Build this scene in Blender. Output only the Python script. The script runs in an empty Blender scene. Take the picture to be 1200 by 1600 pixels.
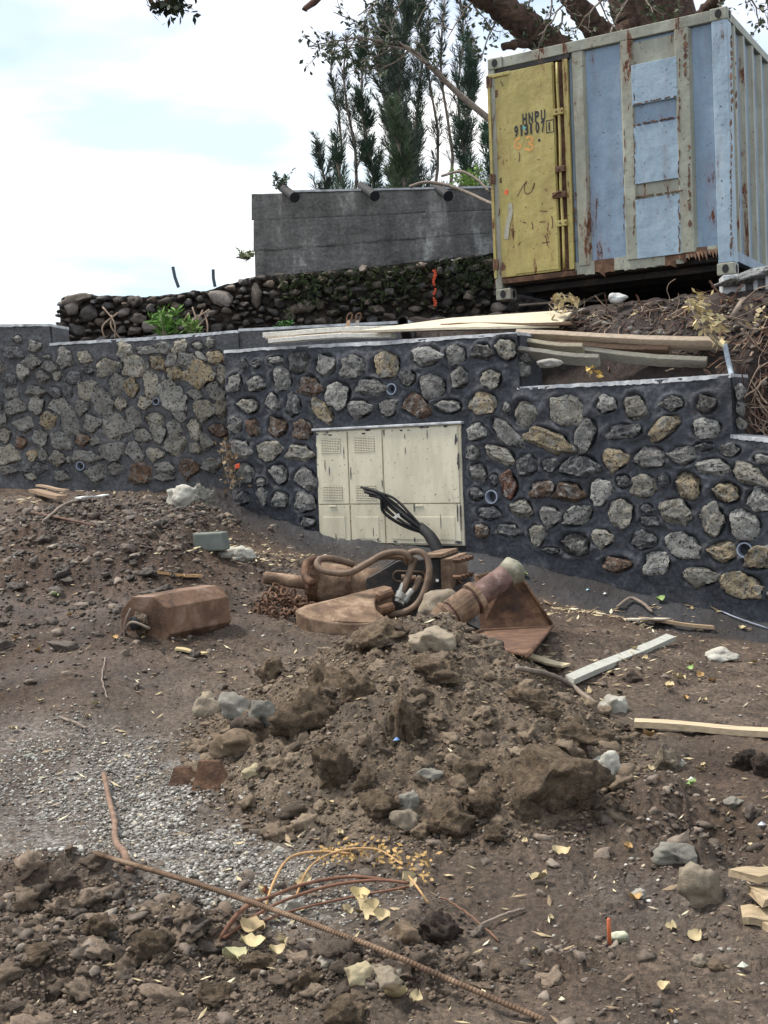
import bpy, math, random
import numpy as np
from mathutils import Vector, Matrix
random.seed(7)
RS = np.random.RandomState(7)
S = bpy.context.scene
COL = S.collection
rad = math.radians

# ---------------------------------------------------------------- camera
F = 1900.0; PITCH = rad(2.6); ROLL = rad(3.15); EYE = Vector((0, 0, 1.5))
fw = Vector((0, math.cos(PITCH), -math.sin(PITCH)))
up0 = Vector((0, math.sin(PITCH), math.cos(PITCH)))
rt = Vector((1, 0, 0)) * math.cos(ROLL) - up0 * math.sin(ROLL)
upv = Vector((1, 0, 0)) * math.sin(ROLL) + up0 * math.cos(ROLL)
cd = bpy.data.cameras.new('camera'); cam = bpy.data.objects.new('camera', cd); COL.objects.link(cam)
M = Matrix((rt, upv, -fw)).transposed().to_4x4(); M.translation = EYE
cam.matrix_world = M
cd.sensor_fit = 'VERTICAL'; cd.sensor_height = 24; cd.lens = 24 * F / 1600
cd.clip_start = 0.05; cd.clip_end = 2000
S.camera = cam
S.render.resolution_x = 768; S.render.resolution_y = 1024

# ---------------------------------------------------------------- light
SUN_EL = rad(60); SUN_AZ = Vector((-0.80, 0.28, 0)).normalized()   # towards the sun, horizontally
w = bpy.data.worlds.new('World'); S.world = w; w.use_nodes = True
nt = w.node_tree; N = nt.nodes; L = nt.links
bg = N['Background']
sky = N.new('ShaderNodeTexSky'); sky.sky_type = 'NISHITA'; sky.sun_disc = False
sky.sun_elevation = SUN_EL; sky.sun_rotation = math.atan2(SUN_AZ.x, SUN_AZ.y); sky.air_density = 1.0; sky.dust_density = 1.5
sc = N.new('ShaderNodeVectorMath'); sc.operation = 'SCALE'; sc.inputs['Scale'].default_value = 0.14
L.new(sky.outputs[0], sc.inputs[0])
tc = N.new('ShaderNodeTexCoord')
mp = N.new('ShaderNodeMapping'); mp.inputs['Scale'].default_value = (1.0, 1.0, 2.6); mp.inputs['Location'].default_value = (3.1, 0.4, 0.22)
L.new(tc.outputs['Generated'], mp.inputs['Vector'])
n1 = N.new('ShaderNodeTexNoise'); n1.inputs['Scale'].default_value = 2.4; n1.inputs['Detail'].default_value = 5; n1.inputs['Roughness'].default_value = .5; n1.inputs['Distortion'].default_value = .3
L.new(mp.outputs[0], n1.inputs['Vector'])
r1 = N.new('ShaderNodeValToRGB'); r1.color_ramp.elements[0].position = .36; r1.color_ramp.elements[1].position = .56
r1.color_ramp.elements[0].color = (.25, .25, .25, 1)
L.new(n1.outputs['Fac'], r1.inputs[0])
n2 = N.new('ShaderNodeTexNoise'); n2.inputs['Scale'].default_value = 3.2; n2.inputs['Detail'].default_value = 4
mp2 = N.new('ShaderNodeMapping'); mp2.inputs['Scale'].default_value = (1, 1, 4.5); mp2.inputs['Location'].default_value = (7, 2, 1.6)
L.new(tc.outputs['Generated'], mp2.inputs['Vector']); L.new(mp2.outputs[0], n2.inputs['Vector'])
r2 = N.new('ShaderNodeValToRGB'); r2.color_ramp.elements[0].position = .36; r2.color_ramp.elements[1].position = .56
r2.color_ramp.elements[0].color = (.54, .66, .74, 1); r2.color_ramp.elements[1].color = (1.02, 1.01, 1.0, 1)
L.new(n2.outputs['Fac'], r2.inputs[0])
mx = N.new('ShaderNodeMix'); mx.data_type = 'RGBA'
L.new(r1.outputs[0], mx.inputs[0]); L.new(sc.outputs[0], mx.inputs[6]); L.new(r2.outputs[0], mx.inputs[7])
L.new(mx.outputs[2], bg.inputs[0]); bg.inputs[1].default_value = 0.88
sl = bpy.data.lights.new('sun', 'SUN'); sl.energy = 2.6; sl.angle = rad(9); sl.color = (1, .93, .82)
so = bpy.data.objects.new('sun', sl); COL.objects.link(so)
sd = Vector((SUN_AZ.x * math.cos(SUN_EL), SUN_AZ.y * math.cos(SUN_EL), math.sin(SUN_EL)))
so.rotation_euler = sd.to_track_quat('Z', 'Y').to_euler()
S.view_settings.view_transform = 'Standard'; S.view_settings.look = 'None'
S.view_settings.gamma = 1; S.view_settings.use_curve_mapping = False; S.view_settings.exposure = 0.85

# ---------------------------------------------------------------- projection helpers (photo pixels -> places)
def ray(px, py): return (rt * ((px - 600) / F) + upv * ((800 - py) / F) + fw)
def P(px, py, Y):
    d = ray(px, py); return EYE + d * (Y / d.y)
def PP(px, py, O, n):
    d = ray(px, py); t = (O - EYE).dot(n) / d.dot(n); return EYE + d * t

# ---------------------------------------------------------------- noise
def _h(ix, iy, iz=0, s=0):
    x = (ix * 374761393 + iy * 668265263 + iz * 1274126177 + s * 974634777) & 0x7fffffff
    x = ((x ^ (x >> 13)) * 1103515245) & 0x7fffffff
    return ((x ^ (x >> 16)) & 0xffff) / 65535.0
def n2d(x, y, s=0):
    ix = np.floor(x).astype(np.int64); iy = np.floor(y).astype(np.int64); fx = x - ix; fy = y - iy
    u = fx * fx * fx * (fx * (fx * 6 - 15) + 10); v = fy * fy * fy * (fy * (fy * 6 - 15) + 10)
    def g(a, b):
        an = _h(ix + a, iy + b, 0, s) * 6.2831853
        return np.cos(an) * (fx - a) + np.sin(an) * (fy - b)
    return (g(0, 0) * (1 - u) + g(1, 0) * u) * (1 - v) + (g(0, 1) * (1 - u) + g(1, 1) * u) * v
def fbm(x, y, o=4, s=0, ro=.5):
    r = 0; a = 1
    for k in range(o): r = r + a * n2d(x, y, s + k); x = x * 2.03 + 5.1; y = y * 2.03 - 3.7; a *= ro
    return r
def vor(x, y, s=0):       # F1 distance and cell id value
    ix = np.floor(x).astype(np.int64); iy = np.floor(y).astype(np.int64)
    best = np.full(x.shape, 9.0); b2 = np.full(x.shape, 9.0); cid = np.zeros(x.shape)
    for a in (-1, 0, 1):
        for b in (-1, 0, 1):
            px = ix + a + _h(ix + a, iy + b, 1, s); py = iy + b + _h(ix + a, iy + b, 2, s)
            d = np.hypot(px - x, py - y); c = _h(ix + a, iy + b, 3, s)
            m = d < best; b2 = np.where(m, best, np.minimum(b2, d)); cid = np.where(m, c, cid); best = np.where(m, d, best)
    return best, b2, cid
def n3d(p, s=0):
    i = np.floor(p).astype(np.int64); f = p - i; w_ = f * f * (3 - 2 * f); r = 0
    for a in (0, 1):
        for b in (0, 1):
            for c in (0, 1):
                wt = (w_[:, 0] if a else 1 - w_[:, 0]) * (w_[:, 1] if b else 1 - w_[:, 1]) * (w_[:, 2] if c else 1 - w_[:, 2])
                r = r + wt * _h(i[:, 0] + a, i[:, 1] + b, i[:, 2] + c, s)
    return r * 2 - 1
def sm(x): x = np.clip(x, 0, 1); return x * x * (3 - 2 * x)

# ---------------------------------------------------------------- object helpers
def link(o): COL.objects.link(o); return o
def tag(o, label, cat=None, group=None, kind=None):
    if label: o['label'] = label
    if cat: o['category'] = cat
    if group: o['group'] = group
    if kind: o['kind'] = kind
    return o
def thing(name, loc, label, cat, group=None):
    o = link(bpy.data.objects.new(name, None)); o.location = loc; o.empty_display_size = .1
    return tag(o, label, cat, group)
def wloc(o):
    v = Vector((0, 0, 0))
    while o: v = v + o.location; o = o.parent
    return v
def mesh(name, V, Fc, mt=None, smooth=False):
    me = bpy.data.meshes.new(name)
    if isinstance(V, np.ndarray):
        nv = len(V); k = Fc.shape[1]; nf = len(Fc)
        me.vertices.add(nv); me.vertices.foreach_set('co', V.astype(np.float32).ravel())
        me.loops.add(nf * k); me.loops.foreach_set('vertex_index', Fc.astype(np.int32).ravel())
        me.polygons.add(nf); me.polygons.foreach_set('loop_start', np.arange(0, nf * k, k, dtype=np.int32))
        me.update(calc_edges=True); me.validate()
    else:
        me.from_pydata([tuple(v) for v in V], [], Fc); me.update()
    if smooth: me.polygons.foreach_set('use_smooth', [True] * len(me.polygons))
    if mt: me.materials.append(mt)
    return me
def obj(name, V, Fc, mt, parent=None, smooth=False, color=None):
    """vertices come in world coordinates; a child is shifted so that its own origin is its parent's."""
    if parent is not None:
        o0 = wloc(parent)
        V = (V - np.array(o0)) if isinstance(V, np.ndarray) else [Vector(v) - o0 for v in V]
    o = link(bpy.data.objects.new(name, mesh(name, V, Fc, mt, smooth)))
    if parent is not None: o.parent = parent
    if color: o.color = (*color, 1)
    return o
class MB:
    def __init__(s): s.v = []; s.f = []
    def add(s, V, Fc):
        b = len(s.v); s.v += [Vector(v) for v in V]; s.f += [tuple(i + b for i in f) for f in Fc]; return s
    def box(s, o, a, b, c):      # corner + three edge vectors
        o, a, b, c = map(Vector, (o, a, b, c))
        V = [o, o + a, o + a + b, o + b, o + c, o + a + c, o + a + b + c, o + b + c]
        return s.add(V, [(0, 3, 2, 1), (4, 5, 6, 7), (0, 1, 5, 4), (1, 2, 6, 5), (2, 3, 7, 6), (3, 0, 4, 7)])
    def tube(s, pts, r, n=8, cap=True):
        pts = [Vector(p) for p in pts]; m = len(pts); rs = r if hasattr(r, '__len__') else [r] * m
        V = []; prev = None
        for i, p in enumerate(pts):
            t = (pts[min(i + 1, m - 1)] - pts[max(i - 1, 0)]).normalized()
            if prev is None: a = t.orthogonal().normalized()
            else:
                a = prev - t * prev.dot(t); a = a.normalized() if a.length > 1e-6 else t.orthogonal().normalized()
            prev = a; b = t.cross(a)
            for k in range(n):
                an = 2 * math.pi * k / n; V.append(p + (a * math.cos(an) + b * math.sin(an)) * rs[i])
        Fc = [(i * n + k, i * n + (k + 1) % n, (i + 1) * n + (k + 1) % n, (i + 1) * n + k) for i in range(m - 1) for k in range(n)]
        if cap: Fc += [tuple(range(n - 1, -1, -1)), tuple((m - 1) * n + k for k in range(n))]
        return s.add(V, Fc)
    def prism(s, poly, ext):     # polygon (3-D points) extruded by a vector
        poly = [Vector(p) for p in poly]; ext = Vector(ext); n = len(poly)
        return s.add(poly + [p + ext for p in poly], [tuple(range(n - 1, -1, -1)), tuple(range(n, 2 * n))] + [(i, (i + 1) % n, n + (i + 1) % n, n + i) for i in range(n)])
    def build(s, name, mt, parent=None, smooth=False, color=None, bevel=0):
        o = obj(name, s.v, s.f, mt, parent, smooth, color)
        if bevel:
            m = o.modifiers.new('bevel', 'BEVEL'); m.width = bevel; m.segments = 2; m.limit_method = 'ANGLE'
        return o
def crom(pts, k=8):
    pts = [Vector(p) for p in pts]; P_ = [pts[0] * 2 - pts[1]] + pts + [pts[-1] * 2 - pts[-2]]; out = []
    for i in range(1, len(P_) - 2):
        a, b, c, d = P_[i - 1:i + 3]
        for j in range(k):
            t = j / k; out.append(.5 * ((2 * b) + (c - a) * t + (2 * a - 5 * b + 4 * c - d) * t * t + (3 * b - a - 3 * c + d) * t ** 3))
    return out + [pts[-1]]

def ico(sub):
    import bmesh
    bm = bmesh.new(); bmesh.ops.create_icosphere(bm, subdivisions=sub, radius=1)
    V = np.array([v.co[:] for v in bm.verts]); Fc = np.array([[v.index for v in f.verts] for f in bm.faces]); bm.free(); return V, Fc
ICO = {k: ico(k) for k in (1, 2, 3, 4)}
def rockv(seed, sub=3, rough=.16, cuts=6, depth=.72, fine=.03, mid=0):
    V, Fc = ICO[sub]; V = V.copy(); r = np.random.RandomState(seed)
    for _ in range(cuts):
        n = r.normal(size=3); n /= np.linalg.norm(n); d = depth + r.rand() * .22
        q = V @ n; V = V - np.outer(np.maximum(q - d, 0), n)
    V = V * (1 + rough * n3d(V * 1.7 + seed * 3.1, seed))[:, None]
    V = V * (1 + rough * .45 * n3d(V * 4.2 + seed, seed + 5))[:, None]
    if mid: V = V * (1 + mid * (1 - 2 * np.abs(n3d(V * 3.3 + seed * 2.2, seed + 7))))[:, None]
    if fine: V = V * (1 + fine * n3d(V * 11 + seed, seed + 9))[:, None]
    return V, Fc

# ---------------------------------------------------------------- materials
def newmat(name):
    m = bpy.data.materials.new(name); m.use_nodes = True; return m, m.node_tree.nodes, m.node_tree.links, m.node_tree.nodes['Principled BSDF']
def noise(N, L, scale, detail=5, ro=.55, vec=None, dist=0):
    n = N.new('ShaderNodeTexNoise'); n.inputs['Scale'].default_value = scale; n.inputs['Detail'].default_value = detail
    n.inputs['Roughness'].default_value = ro; n.inputs['Distortion'].default_value = dist
    if vec is not None: L.new(vec, n.inputs['Vector'])
    return n
def ramp(N, L, fac, stops):
    r = N.new('ShaderNodeValToRGB'); e = r.color_ramp.elements
    while len(e) < len(stops): e.new(.5)
    for i, (p, c) in enumerate(stops):
        e[i].position = p; e[i].color = (c, c, c, 1) if not hasattr(c, '__len__') else (*c, 1)
    L.new(fac, r.inputs[0]); return r
def mixc(N, L, fac, a, b, mode='MIX'):
    m = N.new('ShaderNodeMix'); m.data_type = 'RGBA'; m.blend_type = mode
    for inp, v in ((m.inputs[0], fac), (m.inputs[6], a), (m.inputs[7], b)):
        if hasattr(v, 'links'): L.new(v, inp)
        elif hasattr(v, '__len__'): inp.default_value = (*v, 1)
        else: inp.default_value = v
    return m.outputs[2]
def bump(N, L, b, hgt, dist=.01, st=1.0, prev=None):
    n = N.new('ShaderNodeBump'); n.inputs['Distance'].default_value = dist; n.inputs['Strength'].default_value = st
    L.new(hgt, n.inputs['Height'])
    if prev is not None: L.new(prev, n.inputs['Normal'])
    L.new(n.outputs[0], b.inputs['Normal']); return n.outputs[0]
def geo_pos(N): return N.new('ShaderNodeNewGeometry').outputs['Position']
def objc(N): return N.new('ShaderNodeTexCoord').outputs['Object']
def ocol(N): return N.new('ShaderNodeObjectInfo').outputs['Color']
def orand(N): return N.new('ShaderNodeObjectInfo').outputs['Random']
def shifted(N, L, vec):      # per-object offset so that shared meshes do not repeat their grain
    a = N.new('ShaderNodeVectorMath'); a.operation = 'ADD'; m = N.new('ShaderNodeMath'); m.operation = 'MULTIPLY'; m.inputs[1].default_value = 57
    L.new(orand(N), m.inputs[0]); L.new(vec, a.inputs[0]); L.new(m.outputs[0], a.inputs[1]); return a.outputs[0]

def m_simple(name, col, rough=.6, metal=0, nscale=20, namp=.25, bd=.002, dark=None):
    m, N, L, b = newmat(name); p = geo_pos(N); n = noise(N, L, nscale, 6, .6, p)
    r = ramp(N, L, n.outputs[0], [(.3, tuple(c * (1 - namp) for c in (dark or col))), (.7, tuple(min(1, c * (1 + namp)) for c in col))])
    L.new(r.outputs[0], b.inputs['Base Color']); b.inputs['Roughness'].default_value = rough; b.inputs['Metallic'].default_value = metal
    bump(N, L, b, noise(N, L, nscale * 3, 6, .6, p).outputs[0], bd, .6); return m
def m_ocol(name, rough=.8, nscale=14, lo=.6, hi=1.35, bd=.004, stretch=None):
    m, N, L, b = newmat(name); v = geo_pos(N)
    if stretch:
        mpn = N.new('ShaderNodeMapping'); mpn.inputs['Scale'].default_value = stretch; L.new(objc(N), mpn.inputs[0]); v = shifted(N, L, mpn.outputs[0])
    n = noise(N, L, nscale, 7, .65, v); r = ramp(N, L, n.outputs[0], [(.28, lo), (.5, 1.0), (.72, hi)])
    L.new(mixc(N, L, 1.0, ocol(N), r.outputs[0], 'MULTIPLY'), b.inputs['Base Color'])
    b.inputs['Roughness'].default_value = rough; b.inputs['Specular IOR Level'].default_value = .3
    bump(N, L, b, noise(N, L, nscale * 2.5, 7, .7, v).outputs[0], bd, .9); return m

def m_stone():
    m, N, L, b = newmat('basalt_stone'); p = shifted(N, L, geo_pos(N))
    big = noise(N, L, 7, 5, .6, p); r = ramp(N, L, big.outputs[0], [(.3, .55), (.7, 1.35)])
    c = mixc(N, L, 1.0, ocol(N), r.outputs[0], 'MULTIPLY')
    v = N.new('ShaderNodeTexVoronoi'); v.inputs['Scale'].default_value = 62; v.inputs['Randomness'].default_value = 1; L.new(p, v.inputs['Vector'])
    n = noise(N, L, 36, 6, .7, p)
    holes = ramp(N, L, n.outputs[0], [(.40, 0.0), (.47, 1.0)])
    c = mixc(N, L, holes.outputs[0], (.022, .022, .026), c)
    # pale grey smears of dried cement, also painted in for highlights on the stones
    sm_ = noise(N, L, 13, 7, .75, p, .6); q = ramp(N, L, sm_.outputs[0], [(.50, 0), (.60, .7)])
    c = mixc(N, L, q.outputs[0], c, (.34, .35, .34))
    L.new(c, b.inputs['Base Color']); b.inputs['Roughness'].default_value = .85; b.inputs['Specular IOR Level'].default_value = .35
    n1 = bump(N, L, b, n.outputs[0], .045, 1.0); bump(N, L, b, v.outputs['Distance'], .008, .6, n1); return m
def m_mortar(name, col, hi):
    m, N, L, b = newmat(name); p = geo_pos(N)
    n = noise(N, L, 2.2, 6, .6, p, .4); r = ramp(N, L, n.outputs[0], [(.3, tuple(c * .62 for c in col)), (.5, col), (.72, hi)])
    n2 = noise(N, L, 26, 6, .7, p); r2 = ramp(N, L, n2.outputs[0], [(.34, .55), (.52, .95), (.68, 1.55)])
    L.new(mixc(N, L, 1, r.outputs[0], r2.outputs[0], 'MULTIPLY'), b.inputs['Base Color'])
    rr = ramp(N, L, n.outputs[0], [(.35, .72), (.65, .92)]); L.new(rr.outputs[0], b.inputs['Roughness'])
    b1 = bump(N, L, b, noise(N, L, 12, 6, .7, p, .8).outputs[0], .022, .7); bump(N, L, b, noise(N, L, 70, 6, .75, p).outputs[0], .010, .9, b1); return m
def m_paint(name, col, rust=.55, fade=None, rustc=(.10, .035, .015), dent=.045):
    m, N, L, b = newmat(name); p = geo_pos(N)
    mpn = N.new('ShaderNodeMapping'); mpn.inputs['Scale'].default_value = (1, 1, .28); L.new(p, mpn.inputs[0])
    st = noise(N, L, 6, 6, .62, mpn.outputs[0]); c = ramp(N, L, st.outputs[0], [(.3, tuple(x * .78 for x in col)), (.55, col), (.75, fade or tuple(min(1, x * 1.2) for x in col))])
    n = noise(N, L, 5.5, 8, .74, mpn.outputs[0], .3); q = ramp(N, L, n.outputs[0], [(rust, 0), (rust + .035, 1)])
    rc = ramp(N, L, noise(N, L, 30, 5, .6, p).outputs[0], [(.35, tuple(x * .45 for x in rustc)), (.65, tuple(x * 1.5 for x in rustc))])
    # wide soft stain round the rust
    qs = ramp(N, L, n.outputs[0], [(rust - .1, 0), (rust, .45)])
    c1 = mixc(N, L, qs.outputs[0], c.outputs[0], tuple(x * .5 + y * .9 for x, y in zip(col, rustc)))
    sp = noise(N, L, 34, 4, .6, p); qp = ramp(N, L, sp.outputs[0], [(.655, 0), (.675, .85)]); c1 = mixc(N, L, qp.outputs[0], c1, (.05, .025, .015))
    L.new(mixc(N, L, q.outputs[0], c1, rc.outputs[0]), b.inputs['Base Color'])
    rg = ramp(N, L, q.outputs[0], [(0, .5), (1, .9)]); L.new(rg.outputs[0], b.inputs['Roughness'])
    b1 = bump(N, L, b, noise(N, L, 3.0, 4, .5, p).outputs[0], dent, .6)
    bump(N, L, b, q.outputs[0], .004, -.7, b1); return m
def m_rust(name, c1, c2, c3, sc=9, rough=.75):
    m, N, L, b = newmat(name); p = geo_pos(N); n = noise(N, L, sc, 8, .66, p, .4)
    r = ramp(N, L, n.outputs[0], [(.3, c1), (.5, c2), (.7, c3)]); L.new(r.outputs[0], b.inputs['Base Color'])
    b.inputs['Roughness'].default_value = rough; b.inputs['Metallic'].default_value = .15
    b1 = bump(N, L, b, noise(N, L, 7, 5, .6, p).outputs[0], .02, .7); bump(N, L, b, noise(N, L, 60, 6, .7, p).outputs[0], .008, .9, b1); return m
def m_bark():
    m, N, L, b = newmat('tree_bark'); p = geo_pos(N); n = noise(N, L, 7, 8, .7, p, 1.2)
    r = ramp(N, L, n.outputs[0], [(.34, (.02, .012, .010)), (.5, (.085, .048, .034)), (.68, (.17, .11, .08))]); L.new(r.outputs[0], b.inputs['Base Color']); b.inputs['Roughness'].default_value = .95
    bump(N, L, b, n.outputs[0], .09, 1.0); return m
def m_concrete():
    m, N, L, b = newmat('old_concrete'); p = geo_pos(N)
    mpn = N.new('ShaderNodeMapping'); mpn.inputs['Scale'].default_value = (1, 1, .35); L.new(p, mpn.inputs[0])
    n = noise(N, L, 2.0, 8, .68, mpn.outputs[0], .2)
    r = ramp(N, L, n.outputs[0], [(.32, (.06, .058, .057)), (.46, (.13, .126, .12)), (.56, (.18, .175, .165)), (.66, (.42, .41, .39))])
    n2 = noise(N, L, 24, 6, .7, p); r2 = ramp(N, L, n2.outputs[0], [(.3, .6), (.7, 1.35)])
    L.new(mixc(N, L, 1, r.outputs[0], r2.outputs[0], 'MULTIPLY'), b.inputs['Base Color']); b.inputs['Roughness'].default_value = .9
    bump(N, L, b, noise(N, L, 16, 8, .72, p).outputs[0], .03, .8); return m
def m_ground(name, attr=True, mudA=(.042, .029, .022), mudB=(.122, .089, .066), mudC=(.25, .19, .145)):
    m, N, L, b = newmat(name); p = geo_pos(N)
    n = noise(N, L, 2.6, 9, .7, p, .3); r = ramp(N, L, n.outputs[0], [(.3, mudA), (.52, mudB), (.76, mudC)]); c = r.outputs[0]
    n2 = noise(N, L, 38, 7, .75, p); r2 = ramp(N, L, n2.outputs[0], [(.33, .32), (.5, .92), (.66, 1.75)])
    c = mixc(N, L, 1, c, r2.outputs[0], 'MULTIPLY')
    gn = noise(N, L, 150, 3, .6, p); gq = ramp(N, L, gn.outputs[0], [(.66, 0), (.70, .8)]); c = mixc(N, L, gq.outputs[0], c, (.34, .29, .23))
    if attr:
        at = N.new('ShaderNodeAttribute'); at.attribute_name = 'zone'; sp = N.new('ShaderNodeSeparateColor'); L.new(at.outputs['Color'], sp.inputs[0])
        v = N.new('ShaderNodeTexVoronoi'); v.inputs['Scale'].default_value = 75; L.new(p, v.inputs['Vector'])
        sv = N.new('ShaderNodeSeparateColor'); L.new(v.outputs['Color'], sv.inputs[0])
        gr = ramp(N, L, sv.outputs[0], [(.2, (.11, .10, .09)), (.5, (.24, .235, .22)), (.9, (.48, .48, .46))])
        gm = N.new('ShaderNodeMath'); gm.operation = 'MULTIPLY'; k = ramp(N, L, noise(N, L, 22, 5, .7, p).outputs[0], [(.38, 0), (.5, 1)])
        L.new(k.outputs[0], gm.inputs[0]); L.new(sp.outputs[0], gm.inputs[1])
        c = mixc(N, L, gm.outputs[0], c, gr.outputs[0])
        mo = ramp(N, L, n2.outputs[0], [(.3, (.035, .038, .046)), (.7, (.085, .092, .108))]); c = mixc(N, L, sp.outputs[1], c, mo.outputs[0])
        dk = mixc(N, L, 1, c, (.56, .47, .42), 'MULTIPLY'); c = mixc(N, L, sp.outputs[2], c, dk)
        so_ = mixc(N, L, 1, r2.outputs[0], (.125, .094, .066), 'MULTIPLY'); c = mixc(N, L, at.outputs['Alpha'], c, so_)
    L.new(c, b.inputs['Base Color'])
    wet = ramp(N, L, noise(N, L, 1.7, 6, .6, p).outputs[0], [(.35, .48), (.6, .9)]); L.new(wet.outputs[0], b.inputs['Roughness'])
    b.inputs['Specular IOR Level'].default_value = .4
    b0 = bump(N, L, b, noise(N, L, 13, 7, .7, p, .4).outputs[0], .03, .8); b1 = bump(N, L, b, n2.outputs[0], .018, .9, b0); bump(N, L, b, noise(N, L, 120, 5, .7, p).outputs[0], .006, .9, b1); return m

MAT = dict(
    earth=m_ground('dry_stone_earth', False, (.016, .013, .011), (.045, .036, .029), (.10, .08, .065)),
    stone=m_stone(), mortar=m_mortar('fresh_mortar', (.058, .063, .076), (.108, .116, .134)),
    mortar2=m_mortar('drier_mortar', (.098, .099, .106), (.17, .17, .178)),
    coping=m_simple('pale_cement', (.52, .54, .56), .7, 0, 9, .3, .004, (.34, .35, .37)),
    concrete=m_concrete(), ground=m_ground('wet_mud'),
    soil=m_ground('broken_soil', False, (.048, .034, .023), (.140, .102, .069), (.27, .208, .145)),
    bank=m_ground('bank_soil', False, (.012, .008, .008), (.034, .022, .019), (.075, .05, .04)),
    rock=m_ocol('loose_rock', .85, 12, .55, 1.4, .012), crumb=m_ocol('soil_crumb', .95, 25, .5, 1.4, .008),
    blue=m_paint('blue_paint', (.19, .272, .37), .62, (.27, .35, .43)), tan=m_paint('worn_primer', (.27, .28, .225), .585, (.36, .37, .30)),
    pale=m_paint('pale_blue_paint', (.28, .38, .47), .64, (.38, .46, .52)),
    yellow=m_paint('yellow_paint', (.38, .315, .10), .60, (.45, .39, .17), (.12, .05, .02)),
    barkk=m_bark(), rust=m_rust('brown_rust', (.035, .018, .012), (.11, .055, .030), (.23, .125, .07)),
    rustdust=m_rust('dusty_rust', (.07, .042, .028), (.20, .128, .082), (.40, .29, .20), 7, .85),
    dsteel=m_rust('dirty_steel_and_bucket_shade', (.012, .012, .014), (.03, .028, .028), (.10, .07, .05), 5, .6),  # dirty dark steel; also used for the painted shade inside the bucket
    cream=m_paint('cream_enamel', (.68, .63, .48), .68, (.74, .69, .55), (.04, .045, .05), .006),
    cable=m_simple('black_rubber', (.010, .010, .012), .75, 0, 30, .4), wood=m_ocol('wood', .75, 5, .6, 1.25, .003, (1, 14, 14)),
    leaf=m_ocol('leaf', .6, 30, .75, 1.25, .001), bark=m_rust('bark', (.03, .016, .012), (.085, .045, .032), (.15, .09, .065), 5, .9),
    twig=m_simple('grey_twig', (.20, .16, .13), .85, 0, 20, .35), root=m_ocol('root', .85, 20, .6, 1.4, .003),
    needle=m_ocol('needle', .7, 2.5, .6, 1.5, .002), hose=m_simple('muddy_hose', (.13, .085, .055), .7, 0, 16, .4),
    black=m_simple('black_marks_and_hole_shade', (.012, .012, .013), .8, 0, 20, .2), white=m_simple('white_plastic', (.7, .7, .68), .5, 0, 12, .15),  # black for ink and latches, and for painted shade in holes and gaps
    ink=m_simple('black_stencil', (.02, .02, .022), .7, 0, 30, .5), orange=m_simple('orange_spray', (.75, .12, .05), .8, 0, 40, .3),
    cyan=m_simple('cyan_spray', (.10, .45, .50), .8, 0, 40, .3), pvc=m_simple('grey_pvc', (.28, .32, .40), .45, 0, 15, .15),
    moss=m_simple('moss', (.035, .05, .015), .95, 0, 12, .5, .01))
TYPES = dict(g=(.215, .21, .20), l=(.37, .365, .345), d=(.10, .10, .11), t=(.31, .29, .245), y=(.34, .275, .18), b=(.145, .09, .06), r=(.14, .062, .038), s=(.085, .08, .075))
# ---------------------------------------------------------------- lie of the land
GX = [-9, -5, -2, -1.6, -1.0, -.5, 0, .9, 3, 6, 12]; GZ = [1.45, 1.38, 1.16, .95, .76, .62, .58, .50, .0, -.5, -.9]
def base_h(X, Y):
    X = np.asarray(X, float); Y = np.asarray(Y, float)
    t = sm((Y - 3.6) / 8.9); Xs = X * np.clip(12 / np.maximum(Y, 4), 1, 1.25)
    return t * np.interp(Xs, GX, GZ)
MC = (.12, 6.0)
def mound_h(X, Y):
    X = np.asarray(X, float); Y = np.asarray(Y, float)
    dx = (X - MC[0]) / np.where(X > MC[0], .98, 1.06); dy = (Y - MC[1]) / np.where(Y > MC[1], 1.35, 1.5)
    r = np.sqrt(dx * dx + dy * dy + .012) + .10 * n2d(X * 1.6 + 4, Y * 1.6, 3)
    h = .57 * np.clip(1 - r, -.25, 1) * np.clip(1.05 + .1 * r, 0, 1.2)
    h = h + .16 * np.exp(-(((X - .66) / .36) ** 2 + ((Y - 5.0) / .45) ** 2)) * (r < 1.3)
    return np.where(r > 1, np.maximum(h, -.2), h)
def Hm(X, Y): return base_h(X, Y) + np.maximum(mound_h(X, Y), 0)
def G(px, py, hf=Hm):
    d = ray(px, py); lo = None
    for Y in np.arange(2.0, 16, .06):
        p = EYE + d * (Y / d.y)
        if p.z < float(hf(p.x, p.y)):
            a, b = Y - .06, Y
            for _ in range(8):
                m = (a + b) / 2; q = EYE + d * (m / d.y)
                if q.z < float(hf(q.x, q.y)): b = m
                else: a = m
            return EYE + d * (b / d.y)
    return EYE + d * (14 / d.y)
def Gb(px, py): return G(px, py, base_h)
def blob(X, Y, px, py, rx, ry, rot=0):
    c = Gb(px, py); ex = rx * c.y / F; ey = ry * c.y ** 2 / (F * max(.35, EYE.z - c.z)); a = rad(rot)
    dx = X - c.x; dy = Y - c.y; u = dx * math.cos(a) + dy * math.sin(a); v = -dx * math.sin(a) + dy * math.cos(a)
    return np.exp(-((u / ex) ** 2 + (v / ey) ** 2))
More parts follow.
